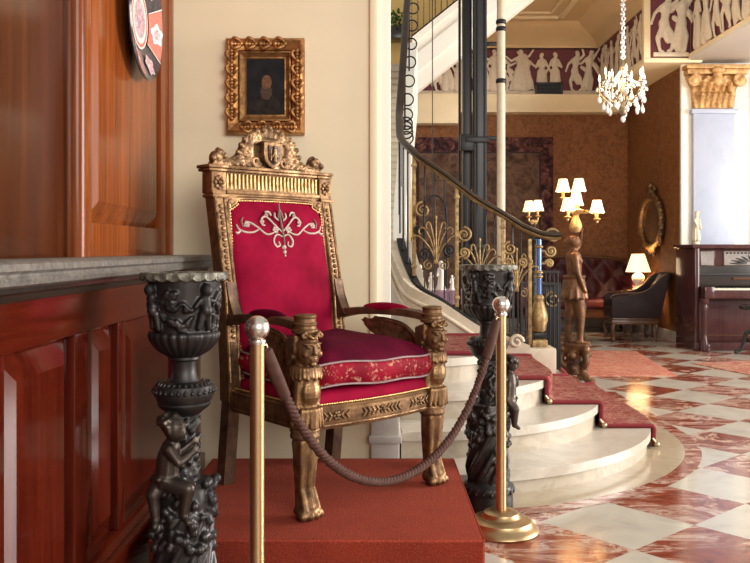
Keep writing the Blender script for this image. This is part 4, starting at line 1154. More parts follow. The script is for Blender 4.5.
for k, r in enumerate(RS):
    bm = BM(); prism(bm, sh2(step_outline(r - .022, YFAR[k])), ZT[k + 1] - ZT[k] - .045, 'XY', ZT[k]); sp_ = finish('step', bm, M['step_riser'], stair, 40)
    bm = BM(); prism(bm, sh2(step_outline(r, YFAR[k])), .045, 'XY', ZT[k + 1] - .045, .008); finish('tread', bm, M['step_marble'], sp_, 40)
# stringer along the far side, curving up and away
PLAN = [(1.10, 6.12), (.93, 6.12), (.74, 6.12), (.50, 6.13), (.33, 6.17), (.255, 6.28), (.20, 6.48), (.195, 6.75), (.205, 7.0), (.25, 7.4), (.30, 7.9), (.37, 8.4)]
CURB = [.47, .54, .61, .77, .87, 1.0, 1.19, 1.36, 1.52, 2.0, 2.6, 3.2]
RAIL = [1.30, 1.41, 1.52, 1.70, 1.82, 1.91, 2.00, 2.16, 2.34, 2.86, 3.47, 4.05]
sp3 = spline([(x, y, z) for (x, y), z in zip(PLAN, CURB)], 6)
rp3 = spline([(x, y, z) for (x, y), z in zip(PLAN, RAIL)], 6)
def strip(bm, path, w0, w1, zb):
    pts, T, U = frames([(p.x, p.y, 0) for p in path]); rings = []
    for p, q, t in zip(path, pts, T):
        nrm = Vector((-t.y, t.x, 0)); b0 = zb(p) if callable(zb) else zb
        rings.append([Vector((p.x, p.y, b0)) + nrm * w0, Vector((p.x, p.y, b0)) + nrm * w1, Vector((p.x, p.y, p.z)) + nrm * w1, Vector((p.x, p.y, p.z)) + nrm * w0])
    return ring_mesh(bm, rings)
loc0 = Vector((.2, 5.38, 0))
bm = BM(); strip(bm, [p - loc0 for p in sp3[:38]], .09, -.10, .40); finish('stringer', bm, M['stringer_marble'], stair, 40)
bm = BM(); strip(bm, [p - loc0 for p in sp3[37:]], .05, -.05, lambda p: p.z - .7); finish('rear_stringer', bm, M['cream_white'], stair, 40)
for dz_, q0 in ((.085, 12), (.17, 20)):
    bm = BM(); seg_ = [p - loc0 for p in sp3[q0:37]]
    _, T_, _ = frames([(p.x, p.y, 0) for p in seg_]); path_ = [p + Vector((-t.y, t.x, 0)) * .095 - Vector((0, 0, dz_)) for p, t in zip(seg_, T_)]
    tube(bm, path_, .016, 8); finish('stringer_moulding', bm, M['stringer_marble'], stair, 60)
# upper flight seen crossing behind the lift
bm = BM()
UF = [(.40, 9.2, 2.82), (2.0, 9.2, 4.10)]
for (dz0, dz1, d0, d1) in ((.0, .18, -.02, .2), (.18, .36, -.06, .2), (.36, .48, -.03, .2), (.48, .55, -.09, .2)):
    q = []
    a, b_ = Vector(UF[0]) - loc0, Vector(UF[-1]) - loc0
    prism(bm, [(a.x, a.z + dz0 * 1.12), (b_.x, b_.z + dz0 * 1.12), (b_.x, b_.z + dz1 * 1.12), (a.x, a.z + dz1 * 1.12)], d1 - d0, 'XZ', a.y + d0)
finish('upper_flight', bm, M['cream_white'], stair, 30)
# newel plinth
bm = BM(); box(bm, 1.08 - .2, 1.29 - .2, 6.03 - 5.38, 6.28 - 5.38, .25, .452, .018); finish('newel_plinth', bm, M['stringer_marble'], stair, 40)
# scroll on the stringer beside the newel
bm = BM(); tube(bm, volute((.80, .64, .50), .05, .012, 1.3, 0, 'XZ', 1), .014, 8); finish('stringer_scroll', bm, M['stringer_marble'], stair, 60)
# floor bands hugging the lowest step
def band(name, r0, r1, material, z):
    bm = BM(); O = step_outline(r1, 6.62 + (r1 - 1.47)); I = step_outline(r0, 6.62 + (r0 - 1.47))
    n = 35; rings = []
    O = [p for p in O][:len(O) - 2]; I = I[:len(I) - 2]
    m_ = min(len(O), len(I)); O, I = O[:m_ - 0], I[:m_ - 0]
    ring_mesh(bm, [[(x, y, z) for x, y in I], [(x, y, z) for x, y in O]], closed_ring=False, cap=False)
    return finish(name, bm, material, None, 0)
t9 = band('trim_9', 1.44, 1.655, M['band_marble'], .0022); t9['kind'] = 'structure'; t9['label'] = 'beige marble floor border curving round the lowest step'
t10 = band('trim_10', 1.655, 1.745, M['red_marble'], .0018); t10['kind'] = 'structure'; t10['label'] = 'red marble floor border outside the beige one'

# ---- runner: climbs the steps from the floor side towards -x
run = thing('stair_runner', 'red patterned carpet runner draped over the marble steps', 'carpet', (1.4, 5.5, 0))
Y0, Y1 = 4.97, 6.0
def runner_profile(y, lift=.012):
    # follow step edges at this y (each step edge x depends on y)
    pts = []
    def ex(r):
        dy = min(0, y - SC[1]); return SC[0] + math.sqrt(max(0, r * r - dy * dy))
    xs = [ex(r) for r in RS]
    pts.append((xs[0] + lift + .004, .006)); pts.append((xs[0] + lift, .03))
    for k in range(4):
        x = xs[k]; top = ZT[k + 1] + lift
        pts += [(x + lift + .002, top - .055), (x + lift * 1.4, top - .02), (x + lift * .7, top - .002), (x - .02, top)]
        if k < 3: pts += [(xs[k + 1] + .03, top), (xs[k + 1] + lift, top + .012)]
    pts.append((-.85, ZT[4] + lift)); return pts
bm = BM(); top = []; bot = []
NY = 24
def yfar(x): return 6.0 if x < 1.31 else (6.33 if x < 1.42 else 6.5)
for i in range(NY + 1):
    pr = [(x, Y0 + (yfar(x) - Y0) * i / NY) for x, z in runner_profile(Y0)]
    rt, rb = [], []
    for j, (x, y) in enumerate(pr):
        xx, zz = runner_profile(y)[j]; x2, z2 = runner_profile(y, .003)[j]
        rt.append((xx - 1.4, y - 5.5, zz)); rb.append((x2 - 1.4, y - 5.5, z2))
    top.append(rt + rb[::-1])
ring_mesh(bm, top)
rr_ = finish('carpet', bm, M['runner'], run, 60)
for sg, e in ((0, -.012), (1, .01)):
    bm = BM(); ys = [Y0 if sg == 0 else yfar(x) for x, z in runner_profile(Y0)]
    pts_ = [(runner_profile(y)[j][0] - 1.4, y + e - 5.5, runner_profile(y)[j][1] + .001) for j, y in enumerate(ys)]
    tube(bm, pts_, .014, 8); finish('binding', bm, M['runner_edge'], run, 60)
# stair-rod clips at the near edge
for k in range(3):
    dy = Y0 - SC[1]; x = SC[0] + math.sqrt(RS[k] ** 2 - dy * dy); z = ZT[k] + .025
    bm = BM(); tube(bm, [(x + .02 - 1.4, Y0 - .05 - 5.5, z), (x + .02 - 1.4, Y1 + .03 - 5.5, z)], .008, 8); ball(bm, (x + .02 - 1.4, Y0 - .055 - 5.5, z), .016, 10, 6)
    capsule(bm, (x + .02 - 1.4, Y0 - .04 - 5.5, z), (x + .0 - 1.4, Y0 - .04 - 5.5, z + .03), .007, .006)
    finish('stair_rod', bm, M['rod_brass'], run, 60)

# ================================================================== BALUSTRADE
bl = thing('stair_balustrade', 'gilded iron scrollwork balustrade with dark handrail along the stairs', 'balustrade', (1.19, 6.15, .45))
L0 = Vector((1.19, 6.15, .45))
def loc(p): return Vector(p) - L0
bm = BM()
hp = [Vector((1.34, 6.14, 1.265)), Vector((1.28, 6.14, 1.262)), Vector((1.19, 6.13, 1.275))] + rp3[2:]
hp = spline(hp[:4], 5)[:-1] + hp[3:]
pts, T, U = frames([p - L0 for p in hp]); rings = []
for p, t in zip(pts, T):
    side_ = Vector((-t.y, t.x, 0)).normalized() if abs(t.x) + abs(t.y) > 1e-4 else Vector((0, 1, 0)); upv = side_.cross(t) * -1
    if upv.z < 0: upv = -upv
    rings.append([p + side_ * (.032 * math.cos(a)) + upv * (.019 * math.sin(a)) for a in [2 * PI * k / 12 for k in range(12)]])
ring_mesh(bm, rings); finish('handrail', bm, M['rail_wood'], bl, 60)
bm = BM(); tube(bm, [p - L0 - Vector((0, 0, .028)) for p in hp], .012, 8, 2.2); finish('rail_edge', bm, M['iron_gold'], bl, 60)
bm = BM(); strip(bm, [loc(p) + Vector((0, 0, .022)) for p in sp3[:38]], .03, -.03, lambda p: p.z - .03); finish('curb', bm, M['iron_black'], bl, 40)
def at_x(x):
    def itp(path):
        for a, c in zip(path, path[1:]):
            if (a.x - x) * (c.x - x) <= 0 and abs(a.x - c.x) > 1e-6 and a.y < 6.35:
                t = (a.x - x) / (a.x - c.x); return a.lerp(c, t)
        return path[0]
    return itp(sp3), itp(rp3)
def along(i): return sp3[i], rp3[i]
for x in (.285, .59, .92):
    a, c = at_x(x); bm = BM(); y = (a.y + c.y) / 2
    box(bm, x - .013 - L0.x, x + .013 - L0.x, y - .013 - L0.y, y + .013 - L0.y, a.z + .03 - L0.z, c.z - .03 - L0.z, .003)
    for zz in (a.z + .10, c.z - .10): box(bm, x - .02 - L0.x, x + .02 - L0.x, y - .02 - L0.y, y + .02 - L0.y, zz - .012 - L0.z, zz + .012 - L0.z, .004)
    finish('gold_baluster', bm, M['iron_gold'], bl, 40)
x = 1.115; a, c = at_x(1.09); bm = BM(); box(bm, x - .012 - L0.x, x + .012 - L0.x, -.042, -.018, .02, .78, .003); finish('gold_baluster', bm, M['iron_gold'], bl, 40)
for x in (.36, .43, .50, .66, .73, .80, .86, .99, 1.05):
    a, c = at_x(x); y = (a.y + c.y) / 2; bm = BM(); tube(bm, [loc((x, y, a.z + .03)), loc((x, y, c.z - .03))], .006, 6); finish('thin_baluster', bm, M['iron_black'], bl, 60)
for i in (31, 34, 38, 44, 50, 56, 62):
    a, c = along(i); bm = BM(); tube(bm, [loc(a + Vector((0, 0, .03))), loc(c - Vector((0, 0, .03)))], .009, 6); finish('rear_baluster', bm, M['iron_black'], bl, 60)
for i in range(40, len(rp3) - 1, 2):
    c = rp3[i] - L0; bm = BM(); cc = c + Vector((.055, -.0, -.075))
    tube(bm, [cc + Vector((.050 * math.cos(a), 0, .050 * math.sin(a))) for a in [2 * PI * k / 20 for k in range(21)]], .007, 6); finish('ring_ornament', bm, M['iron_black'], bl, 60)
def palmette(cx_, y, z0, s, name='palmette'):
    bm = BM()
    tube(bm, [loc((cx_, y, z0)), loc((cx_, y, z0 + .33 * s))], [.010, .005], 8)
    ball(bm, loc((cx_, y, z0 + .34 * s)), (.010, .008, .02), 8, 6)
    for sg in (-1, 1):
        for (dx, hz, w) in ((.055, .30, .022), (.105, .26, .026), (.155, .20, .03)):
            p = [(cx_ + sg * .004, y, z0 + .01), (cx_ + sg * dx * .30 * s, y, z0 + hz * .55 * s), (cx_ + sg * dx * .8 * s, y, z0 + hz * .97 * s), (cx_ + sg * (dx + w * .6) * s, y, z0 + hz * s), (cx_ + sg * (dx + w) * s, y, z0 + (hz - .03) * s), (cx_ + sg * (dx + w * .5) * s, y, z0 + (hz - .045) * s)]
            tube(bm, spline([loc(q) for q in p], 4), .0065, 7)
        tube(bm, volute(loc((cx_ + sg * .06 * s, y, z0 - .02)), .04 * s, .008, 1.3, PI / 2, 'XZ', -sg), .006, 7)
    box(bm, cx_ - .015 - L0.x, cx_ + .015 - L0.x, y - .012 - L0.y, y + .012 - L0.y, z0 - .01 - L0.z, z0 + .02 - L0.z, .004)
    finish(name, bm, M['iron_gold'], bl, 60)
palmette(.44, 6.13, 1.06, .95); palmette(.755, 6.12, .93, .85); palmette(1.02, 6.12, .86, .85)
def scroll(cx_, y, cz_, r, sg, a0=PI / 2, mat_='iron_gold', turns=1.7):
    bm = BM(); tube(bm, volute(loc((cx_, y, cz_)), r, r * .16, turns, a0, 'XZ', sg), [.011 - .005 * i / 30 for i in range(int(14 * turns) + 1)], 8)
    ball(bm, loc((cx_, y, cz_)), r * .22, 8, 6); finish('scroll', bm, M[mat_], bl, 60)
scroll(.345, 6.15, 1.44, .058, 1); scroll(.31, 6.16, 1.30, .03, -1, 0, 'iron_black')
scroll(.64, 6.12, 1.26, .055, -1); scroll(.64, 6.12, 1.13, .04, 1, -PI / 2); scroll(.54, 6.12, 1.15, .045, -1, -PI / 2, 'iron_black'); scroll(.36, 6.14, 1.12, .05, 1, -PI / 2, 'iron_black')
scroll(.97, 6.12, 1.16, .05, 1); scroll(.96, 6.12, 1.06, .035, -1, -PI / 2); scroll(1.06, 6.12, 1.06, .035, 1, -PI / 2)
# arched inner bar in the main panel
bm = BM(); tube(bm, spline([loc(q) for q in [(.355, 6.14, .95), (.355, 6.14, 1.42), (.39, 6.14, 1.52), (.44, 6.14, 1.545), (.49, 6.13, 1.50), (.515, 6.13, 1.40), (.515, 6.13, .87)]], 5), .007, 7); finish('arch_bar', bm, M['iron_black'], bl, 60)
# newel post standing on the plinth, with volutes
nw = thing('newel_post', 'ornate iron newel post with a shaft coloured by a blue reflection on a stone block', 'post', (1.185, 6.15, .4525))
bm = BM(); box(bm, -.055, .055, -.055, .055, 0, .05, .006); box(bm, -.035, .035, -.035, .035, .05, .10, .006); finish('foot', bm, M['iron_gold'], nw, 40)
bm = BM(); box(bm, -.045, .045, -.045, .045, .058, .102, .008); finish('foot_block', bm, M['iron_black'], nw, 40)
bm = BM(); lathe(bm, [(.030, .10), (.046, .115), (.050, .14), (.062, .19), (.058, .24), (.040, .30), (.030, .335), (.036, .345), (.036, .36), (.026, .37)], n=24, flute=lambda a, z: 1 + .06 * math.cos(6 * a)); finish('vase', bm, M['iron_gold'], nw, 60)
bm = BM(); tube(bm, [(0, 0, .36), (0, 0, .80)], .020, 20); finish('shaft', bm, M['iron_blue_reflect'], nw, 60)
bm = BM()
for z in (.365, .505, .535, .72): lathe(bm, [(.020, z - .012), (.031, z - .004), (.031, z + .004), (.020, z + .012)], n=20)
finish('shaft_ring', bm, M['iron_gold'], nw, 60)
bm = BM(); lathe(bm, [(.018, .775), (.034, .785), (.030, .796), (.018, .80)], n=20); finish('cap', bm, M['iron_black'], nw, 60)
for (dx, dz, r, sg, a0) in ((.10, .80, .055, -1, PI), (.085, .69, .042, 1, PI), (.075, .60, .030, -1, PI)):
    bm = BM(); tube(bm, volute((dx, 0, dz), r, r * .18, 1.7, a0, 'XZ', sg), .011, 8); ball(bm, (dx, 0, dz), r * .25, 8, 6); tube(bm, [(.01, 0, dz), (dx - r, 0, dz)], .010, 8); finish('volute', bm, M['iron_gold'], nw, 60)

# ================================================================== LIFT CAGE behind the balustrade
lf = thing('lift_cage', 'tall dark iron lift cage with square columns behind the balustrade', 'lift cage', (1.0, 7.6, 0))
def lx(px, Y): return (px - CX) * Y / F
def col(name, px0, px1, Y, z0, z1, material, dep=.1):
    bm = BM(); box(bm, lx(px0, Y) - 1.0, lx(px1, Y) - 1.0, Y - 7.6, Y + dep - 7.6, z0, z1, .008); return finish(name, bm, material, lf, 40)
c1 = col('column', 463, 472, 7.3, 0, 4.6, M['iron_black']); c2 = col('column', 474, 487, 7.2, 0, 4.6, M['iron_grey'], .12); c3 = col('guide_rail', 458.5, 461, 7.5, 0, 4.6, M['iron_black'], .03)
col('guide_rail', 432, 433, 8.0, 0, 4.6, M['iron_black'], .02)
for px in (476.5, 484.0):
    col('column_fillet', px, px + 1.6, 7.185, 0, 4.6, M['iron_black'], .02)
bm = BM(); x = lx(501, 7.2); tube(bm, [(x - 1, -.4, 0), (x - 1, -.4, 4.7)], .036, 20); pc = finish('cream_column', bm, M['column_cream'], lf, 60)
for z in (2.58, 3.02, 3.08):
    bm = BM(); lathe(bm, [(.036, z - .02), (.044, z - .012), (.044, z + .012), (.036, z + .02)], (x - 1, -.4, 0), 20); finish('column_collar', bm, M['iron_black'], pc, 60)
bm = BM()
for z in (2.10, 2.90): box(bm, lx(487, 7.2) - 1, x - 1.0 + .02, -.40, -.37, z - .015, z + .015, .003)
for z in (1.15, 2.06): box(bm, lx(465, 7.2) - 1 , lx(489, 7.2) - 1, -.43, -.40, z, z + .05, .006)
finish('tie_bar', bm, M['iron_black'], lf, 40)
bm = BM(); box(bm, lx(460, 7.2) - 1, lx(474, 7.2) - 1, -.42, -.38, 1.99, 2.13, .01); finish('lock_box', bm, M['iron_black'], lf, 40)
# low grille of the lift gate
bm = BM(); Yg = 7.0
for z in (.33, .86, .96): box(bm, lx(505, Yg) - 1, lx(560, Yg) - 1, Yg - 7.6, Yg + .025 - 7.6, z, z + .02)
for q in range(14): tube(bm, [(lx(506 + 4 * q, Yg) - 1, Yg + .01 - 7.6, .33), (lx(506 + 4 * q, Yg) - 1, Yg + .01 - 7.6, .97)], .007, 6)
finish('gate_grille', bm, M['iron_black'], lf, 60)
bm = BM(); box(bm, lx(541, 7.1) - 1, lx(561, 7.1) - 1, 7.1 - 7.6, 7.14 - 7.6, 0, .88, .008); finish('gate_panel', bm, M['iron_black'], lf, 40)
bm = BM()
for (px, py, r) in ((553, 300, .07),):
    tube(bm, volute((lx(px, 7.05) - 1, 7.07 - 7.6, H - (py - HY) * 7.05 / F), r, .012, 1.7, PI / 2, 'XZ', 1), .010, 8)
finish('gate_scroll', bm, M['iron_gold'], lf, 60)

# upper flight balusters
ub = thing('upper_balustrade', 'thin iron railing of the upper flight against the ochre wall', 'railing', (.7, 9.2, 3.6))
bm = BM()
a, b_ = Vector((.40, 9.24, 3.44)) - Vector((.7, 9.2, 3.6)), Vector((2.0, 9.24, 4.72)) - Vector((.7, 9.2, 3.6))
for q in range(26):
    p = a.lerp(b_, q / 25); tube(bm, [p, p + Vector((0, 0, .85))], .008, 6)
finish('balusters', bm, M['iron_gold'], ub, 60)
bm = BM(); tube(bm, [a + Vector((0, 0, .85)), b_ + Vector((0, 0, .85))], .022, 8); tube(bm, [a + Vector((0, 0, .03)), b_ + Vector((0, 0, .03))], .012, 8); finish('rail', bm, M['iron_black'], ub, 60)
# plant trough
pt_ = thing('plant_trough', 'dark plant trough with green foliage hung on the ochre wall', 'planter', (.235, 9.48, 3.49))
bm = BM(); box(bm, -.16, .12, -.1, .12, 0, .14, .012); finish('trough', bm, M['black_wood'], pt_, 40)
bm = BM(); R = random.Random(9)
for q in range(130):
    c = Vector((R.uniform(-.17, .13), R.uniform(-.13, .1), .12 + R.uniform(0, .17))); d_ = Vector((R.uniform(-1, 1), R.uniform(-1, .4), R.uniform(-.3, 1))).normalized() * .06; s_ = d_.cross(Vector((0, 0, 1))).normalized() * .02
    v = [bm.verts.new(p) for p in (c, c + d_ * .5 + s_, c + d_, c + d_ * .5 - s_)]; bm.faces.new(v)
finish('foliage', bm, M['leaf'], pt_, 0)
bm = BM(); box(bm, -.14, .10, .12, .14, .03, .10); finish('bracket', bm, M['iron_black'], pt_, 0)
# ================================================================== TORCHERE (statue lamp)
def torch(bm):      # rococo base
    tube(bm, [(0, 0, .08), (0, 0, .15), (0, 0, .24), (0, 0, .31), (0, 0, .345)], [.10, .085, .075, .105, .12], 16)
    for k in range(3):
        a = k * 2 * PI / 3 - PI / 2 + .5; c, s = math.cos(a), math.sin(a)
        tube(bm, spline([(.04 * c, .04 * s, .30), (.11 * c, .11 * s, .27), (.13 * c, .13 * s, .20), (.09 * c, .09 * s, .13), (.12 * c, .12 * s, .07), (.18 * c, .18 * s, .035), (.20 * c, .20 * s, .06)], 4), .034, 8)
        ball(bm, (.175 * c, .175 * s, .032), (.042, .042, .032)); ball(bm, (.12 * c, .12 * s, .30), .045)
        a2 = a + PI / 3; ball(bm, (.10 * math.cos(a2), .10 * math.sin(a2), .25), .04); ball(bm, (.08 * math.cos(a2), .08 * math.sin(a2), .14), .035)
def maiden(bm):
    # standing figure facing right of the picture, arm hanging, other arm raised to the vase above her head; z=0 at the feet
    capsule(bm, (.045, -.03, .03), (.05, -.03, .25), .026, .042); capsule(bm, (.05, -.03, .25), (.022, -.028, .46), .044, .062)
    capsule(bm, (-.045, .03, .03), (-.025, .03, .25), .026, .042); capsule(bm, (-.025, .03, .25), (-.010, .026, .46), .044, .062)
    for p in ((.045, -.03), (-.045, .03)):
        capsule(bm, (p[0] - .02, p[1], .022), (p[0] + .075, p[1] - .01, .014), .022, .014)
    ball(bm, (0, 0, .50), (.082, .088, .085)); capsule(bm, (.0, 0, .52), (.004, 0, .63), .074, .060); capsule(bm, (.004, 0, .63), (-.004, 0, .745), .064, .072)
    ball(bm, (.040, -.032, .72), (.030, .030, .032)); ball(bm, (.040, .034, .72), (.030, .030, .032))
    capsule(bm, (-.008, 0, .78), (.0, 0, .84), .030, .028); ball(bm, (.008, -.004, .885), (.048, .042, .058)); ball(bm, (-.018, 0, .90), (.050, .048, .048)); ball(bm, (-.055, .0, .885), (.030, .028, .028))
    ball(bm, (.052, -.006, .885), (.010, .009, .014)); ball(bm, (.046, -.006, .858), (.012, .012, .009))
    capsule(bm, (-.008, -.085, .765), (.005, -.115, .62), .030, .026); capsule(bm, (.005, -.115, .62), (.055, -.105, .50), .025, .018); ball(bm, (.065, -.103, .48), (.020, .014, .026))
    for f_ in range(4): capsule(bm, (.060 + .006 * f_, -.103, .475), (.068 + .008 * f_, -.10, .44 + .004 * f_), .007, .006, 6)
    capsule(bm, (.055, -.112, .485), (.078, -.112, .462), .007, .006, 6)
    capsule(bm, (-.008, .085, .765), (.07, .11, .86), .030, .024); capsule(bm, (.07, .11, .86), (.075, .055, .97), .024, .017); ball(bm, (.075, .045, .985), (.018, .018, .022))
    for f_ in range(4): capsule(bm, (.07 + .006 * f_, .04, .99), (.06 + .007 * f_, .018, 1.005), .007, .006, 6)
def skirt(bm):
    tube(bm, [(0, 0, .40), (.0, 0, .46), (0, 0, .53), (0, 0, .60)], [.115, .108, .100, .080], 20)
    for k in range(12):
        a = 2 * PI * k / 12; capsule(bm, (.078 * math.cos(a), .078 * math.sin(a), .59), (.110 * math.cos(a), .110 * math.sin(a), .40), .010, .016, 8)
    tube(bm, [(.09 * math.cos(a), .09 * math.sin(a), .585) for a in [2 * PI * k / 16 for k in range(17)]], .014, 8)
TX, TY = 1.735, 7.35
tc_ = thing('statue_lamp', 'gilded statue of a standing woman holding up a five-shade candelabra', 'lamp', (TX, TY, 0))
bs = finish('base', sculpt(torch, .009, 2), M['torch_wood'], tc_, 80)
ms_ = finish('statue', sculpt(maiden, .0065, 3), M['torch_wood'], tc_, 80, (-.015, 0, .335))
finish('skirt', sculpt(skirt, .0075, 2), M['torch_wood'], ms_, 80)
bm = BM(); lathe(bm, [(.0, 1.30), (.035, 1.305), (.05, 1.33), (.055, 1.36), (.04, 1.40), (.025, 1.44), (.03, 1.455), (.045, 1.47), (.075, 1.485), (.08, 1.495), (.03, 1.51), (.022, 1.56), (.016, 1.62), (.0, 1.63)], n=24)
vs_ = finish('vase', bm, M['gold_bright'], tc_, 50)
shade_spots = [(-.105, .02, 1.66), (.035, .03, 1.665), (-.09, -.10, 1.49), (.0, -.02, 1.54), (.18, -.02, 1.475)]
def add_shades(root, spots, stem_from, mat_shade, sc_=1.0):
    for (x, y, z) in spots:
        bm = BM(); s0 = Vector(stem_from)
        p = [s0, s0 + Vector(((x - s0.x) * .35, (y - s0.y) * .35, -.03)), Vector((x * .85 + s0.x * .15, y * .85 + s0.y * .15, s0.z - .02 + (z - s0.z) * .15)), Vector((x, y, z - .09 * sc_)), Vector((x, y, z - .015))]
        tube(bm, spline(p, 6), .009, 8); lathe(bm, [(.008, z - .075), (.03, z - .062), (.032, z - .055), (.010, z - .05), (.012, z)], (x, y, 0), 12)
        for q in (.3, .6): 
            c = p[0].lerp(p[2], q); ball(bm, c, .014, 8, 6)
        am = finish('candle_arm', bm, M['gold_bright'], root, 60)
        bm = BM(); rings = []
        for r, dz in ((.062, 0), (.058, .012), (.050, .04), (.042, .075), (.036, .105)):
            rings.append([((x + sc_ * r * (1 + .05 * math.cos(8 * a)) * math.cos(a)), y + sc_ * r * (1 + .05 * math.cos(8 * a)) * math.sin(a), z + sc_ * dz - (.008 * abs(math.sin(4 * a)) if dz == 0 else 0)) for a in [2 * PI * k / 32 for k in range(32)]])
        ring_mesh(bm, rings, cap=False); finish('lamp_shade', bm, mat_shade, am, 60)
add_shades(tc_, shade_spots, (0, 0, 1.50), M['shade'])
for (x, y, z) in shade_spots: lamp('statue_lamp_glow', (TX + x, TY + y, z + .05), 5.5, (1, .6, .28), .03)

# second lamp further back beside the lift
l2 = thing('candelabra_lamp', 'dark candelabra with two small lit shades behind the handrail', 'lamp', (1.64, 8.75, 0))
bm = BM(); lathe(bm, [(0, .001), (.16, .001), (.16, .03), (.10, .06), (.04, .12), (.03, .5), (.04, .54), (.028, .6), (.025, 1.2), (.05, 1.25), (.02, 1.3), (.0, 1.5)], n=20); finish('stand', bm, M['bronze'], l2, 50)
add_shades(l2, [(-.055, 0, 1.55), (.045, .05, 1.56)], (0, 0, 1.45), M['shade'])
lamp('candelabra_glow', (1.64, 8.7, 1.75), 2.5, (1, .6, .28), .04)

# ================================================================== TAPESTRY
tX0, tX1 = lx(405, 12.6), lx(554, 12.6)
tp_ = thing('tapestry', 'dark woven tapestry with patterned border hanging on the brown far wall', 'tapestry', ((tX0 + tX1) / 2, 12.679, .15))
w2 = (tX1 - tX0) / 2
bm = BM(); box(bm, -w2, w2, -.03, 0, 0, 2.68, .004); f0 = finish('border', bm, M['tap_border'], tp_, 0)
bm = BM(); box(bm, -w2 + .2, w2 - .2, -.036, -.028, .2, 2.45); finish('woven_field', bm, M['tapestry'], f0, 0)
bm = BM()
for z in (.2, 2.45): box(bm, -w2 + .19, w2 - .19, -.038, -.03, z - .012, z + .012)
for x in (-w2 + .2, w2 - .2): box(bm, x - .012, x + .012, -.038, -.03, .2, 2.45)
finish('border_line', bm, M['leather_dark'], f0, 0)

# ================================================================== SOFA, ARMCHAIR, TABLES
sf_ = thing('tufted_sofa', 'burgundy buttoned leather sofa against the brown far wall', 'sofa', (2.85, 12.1, 0))
def cab_leg(bm, x, y, h, r=.028, lean=.02):
    sx, sy = (1 if x > 0 else -1), (1 if y > 0 else -1)
    tube(bm, spline([(x, y, h), (x + sx * lean, y + sy * lean, h * .7), (x, y, h * .25), (x + sx * lean, y + sy * lean, .01)], 4), [r * (1.3 - .7 * i / 12) for i in range(13)], 10)
bm = BM(); box(bm, -.78, .80, -.35, .30, .20, .34, .02); finish('frame', bm, M['walnut'], sf_, 40)
bm = BM(); box(bm, -.74, .74, -.38, .20, .34, .47, .05, seg=3); finish('seat', bm, M['leather'], sf_, 60)
bm = BM(); rows = []          # buttoned back: grid with diamond dimples
for i in range(25):
    rw = []
    for j in range(61):
        u = j / 60 * 1.6 - .8; v_ = i / 24
        z = .40 + v_ * .62 - .05 * (abs(u) / .8) ** 3 * v_; d_ = .028 * abs(math.sin((u / .15 + v_ * 3) * PI / 2) * math.sin((u / .15 - v_ * 3) * PI / 2))
        rw.append((u, .14 + .10 * v_ - d_ * 1.6 - .05 * max(0, v_ - .8), z))
    rows.append(rw)
ring_mesh(bm, rows, closed_ring=False, cap=False); bmesh.ops.solidify(bm, geom=bm.faces[:], thickness=-.09)
bk = finish('backrest', bm, M['leather'], sf_, 70)
bm = BM()
for i in range(1, 4):
    for j in range(-5, 6):
        u = j * .15 + (.075 if i % 2 else 0); v_ = i / 3.6
        if abs(u) < .76: ball(bm, (u, .13 + .10 * v_ - .01, .40 + v_ * .62), .014, 8, 6)
finish('buttons', bm, M['leather'], bk, 60)
bm = BM(); tube(bm, [(-.80, .21, 1.01), (-.4, .215, 1.045), (0, .215, 1.05), (.4, .215, 1.045), (.80, .21, 1.01)], .022, 10); finish('top_rail', bm, M['walnut'], bk, 60)
for s in (-1, 1):
    bm = BM(); tube(bm, [(s * .76, .2, .72), (s * .78, -.05, .70), (s * .78, -.33, .66)], [.085, .085, .07], 14); box(bm, s * .77 - .06, s * .77 + .06, -.34, .2, .33, .66, .03); finish('arm', bm, M['leather'], sf_, 60)
    for y in (-.31, .26):
        bm = BM(); cab_leg(bm, s * .72, y, .21); finish('leg', bm, M['walnut'], sf_, 60)

ac = thing('leather_armchair', 'dark leather wing armchair seen from its side beside the lit lamp', 'armchair', (3.27, 10.87, 0), math.radians(-4))
ac.scale = (.9, .9, .91); ac.location.x = 3.30
bm = BM(); box(bm, -.36, .28, -.30, .30, .24, .30, .012); box(bm, -.35, .27, -.29, .29, .30, .33, .01); finish('seat_frame', bm, M['walnut'], ac, 40)
bm = BM(); box(bm, -.37, .22, -.29, .29, .33, .47, .05, seg=3); finish('seat', bm, M['leather_dark'], ac, 60)
bm = BM(); rings = []
for i in range(17):
    t = i / 16; z = .33 + .62 * t; x = .22 + .24 * t ** 1.5; hw = .30 - .03 * t; th = .10 - .055 * t ** 2
    rings.append([(x - th * .8 - .05 * (1 - abs(math.cos(a))) , 0, 0) and (x + th * math.cos(a), hw * math.sin(a) * (abs(math.sin(a)) ** -.5 if abs(math.sin(a)) > .05 else 1), z) for a in [2 * PI * (k + .5) / 20 for k in range(20)]])
ring_mesh(bm, rings); finish('backrest', bm, M['leather_dark'], ac, 60)
for s in (-1, 1):
    bm = BM(); prism(bm, [(-.35, .33), (.30, .33), (.44, .90), (.40, .93), (.30, .86), (.20, .74), (.08, .665), (-.06, .645), (-.28, .64), (-.36, .60)], .07, 'XZ', s * .27 - .035, .015); finish('side_wing', bm, M['leather_dark'], ac, 50)
    bm = BM(); tube(bm, spline([(-.37, s * .27, .60), (-.30, s * .27, .655), (-.06, s * .27, .665), (.08, s * .27, .685), (.20, s * .27, .76), (.31, s * .27, .875), (.41, s * .27, .945)], 4), .012, 8); finish('show_wood', bm, M['walnut'], ac, 60)
    for x in (-.32, .24):
        bm = BM(); cab_leg(bm, x, s * .26, .25, .026); finish('leg', bm, M['walnut'], ac, 60)

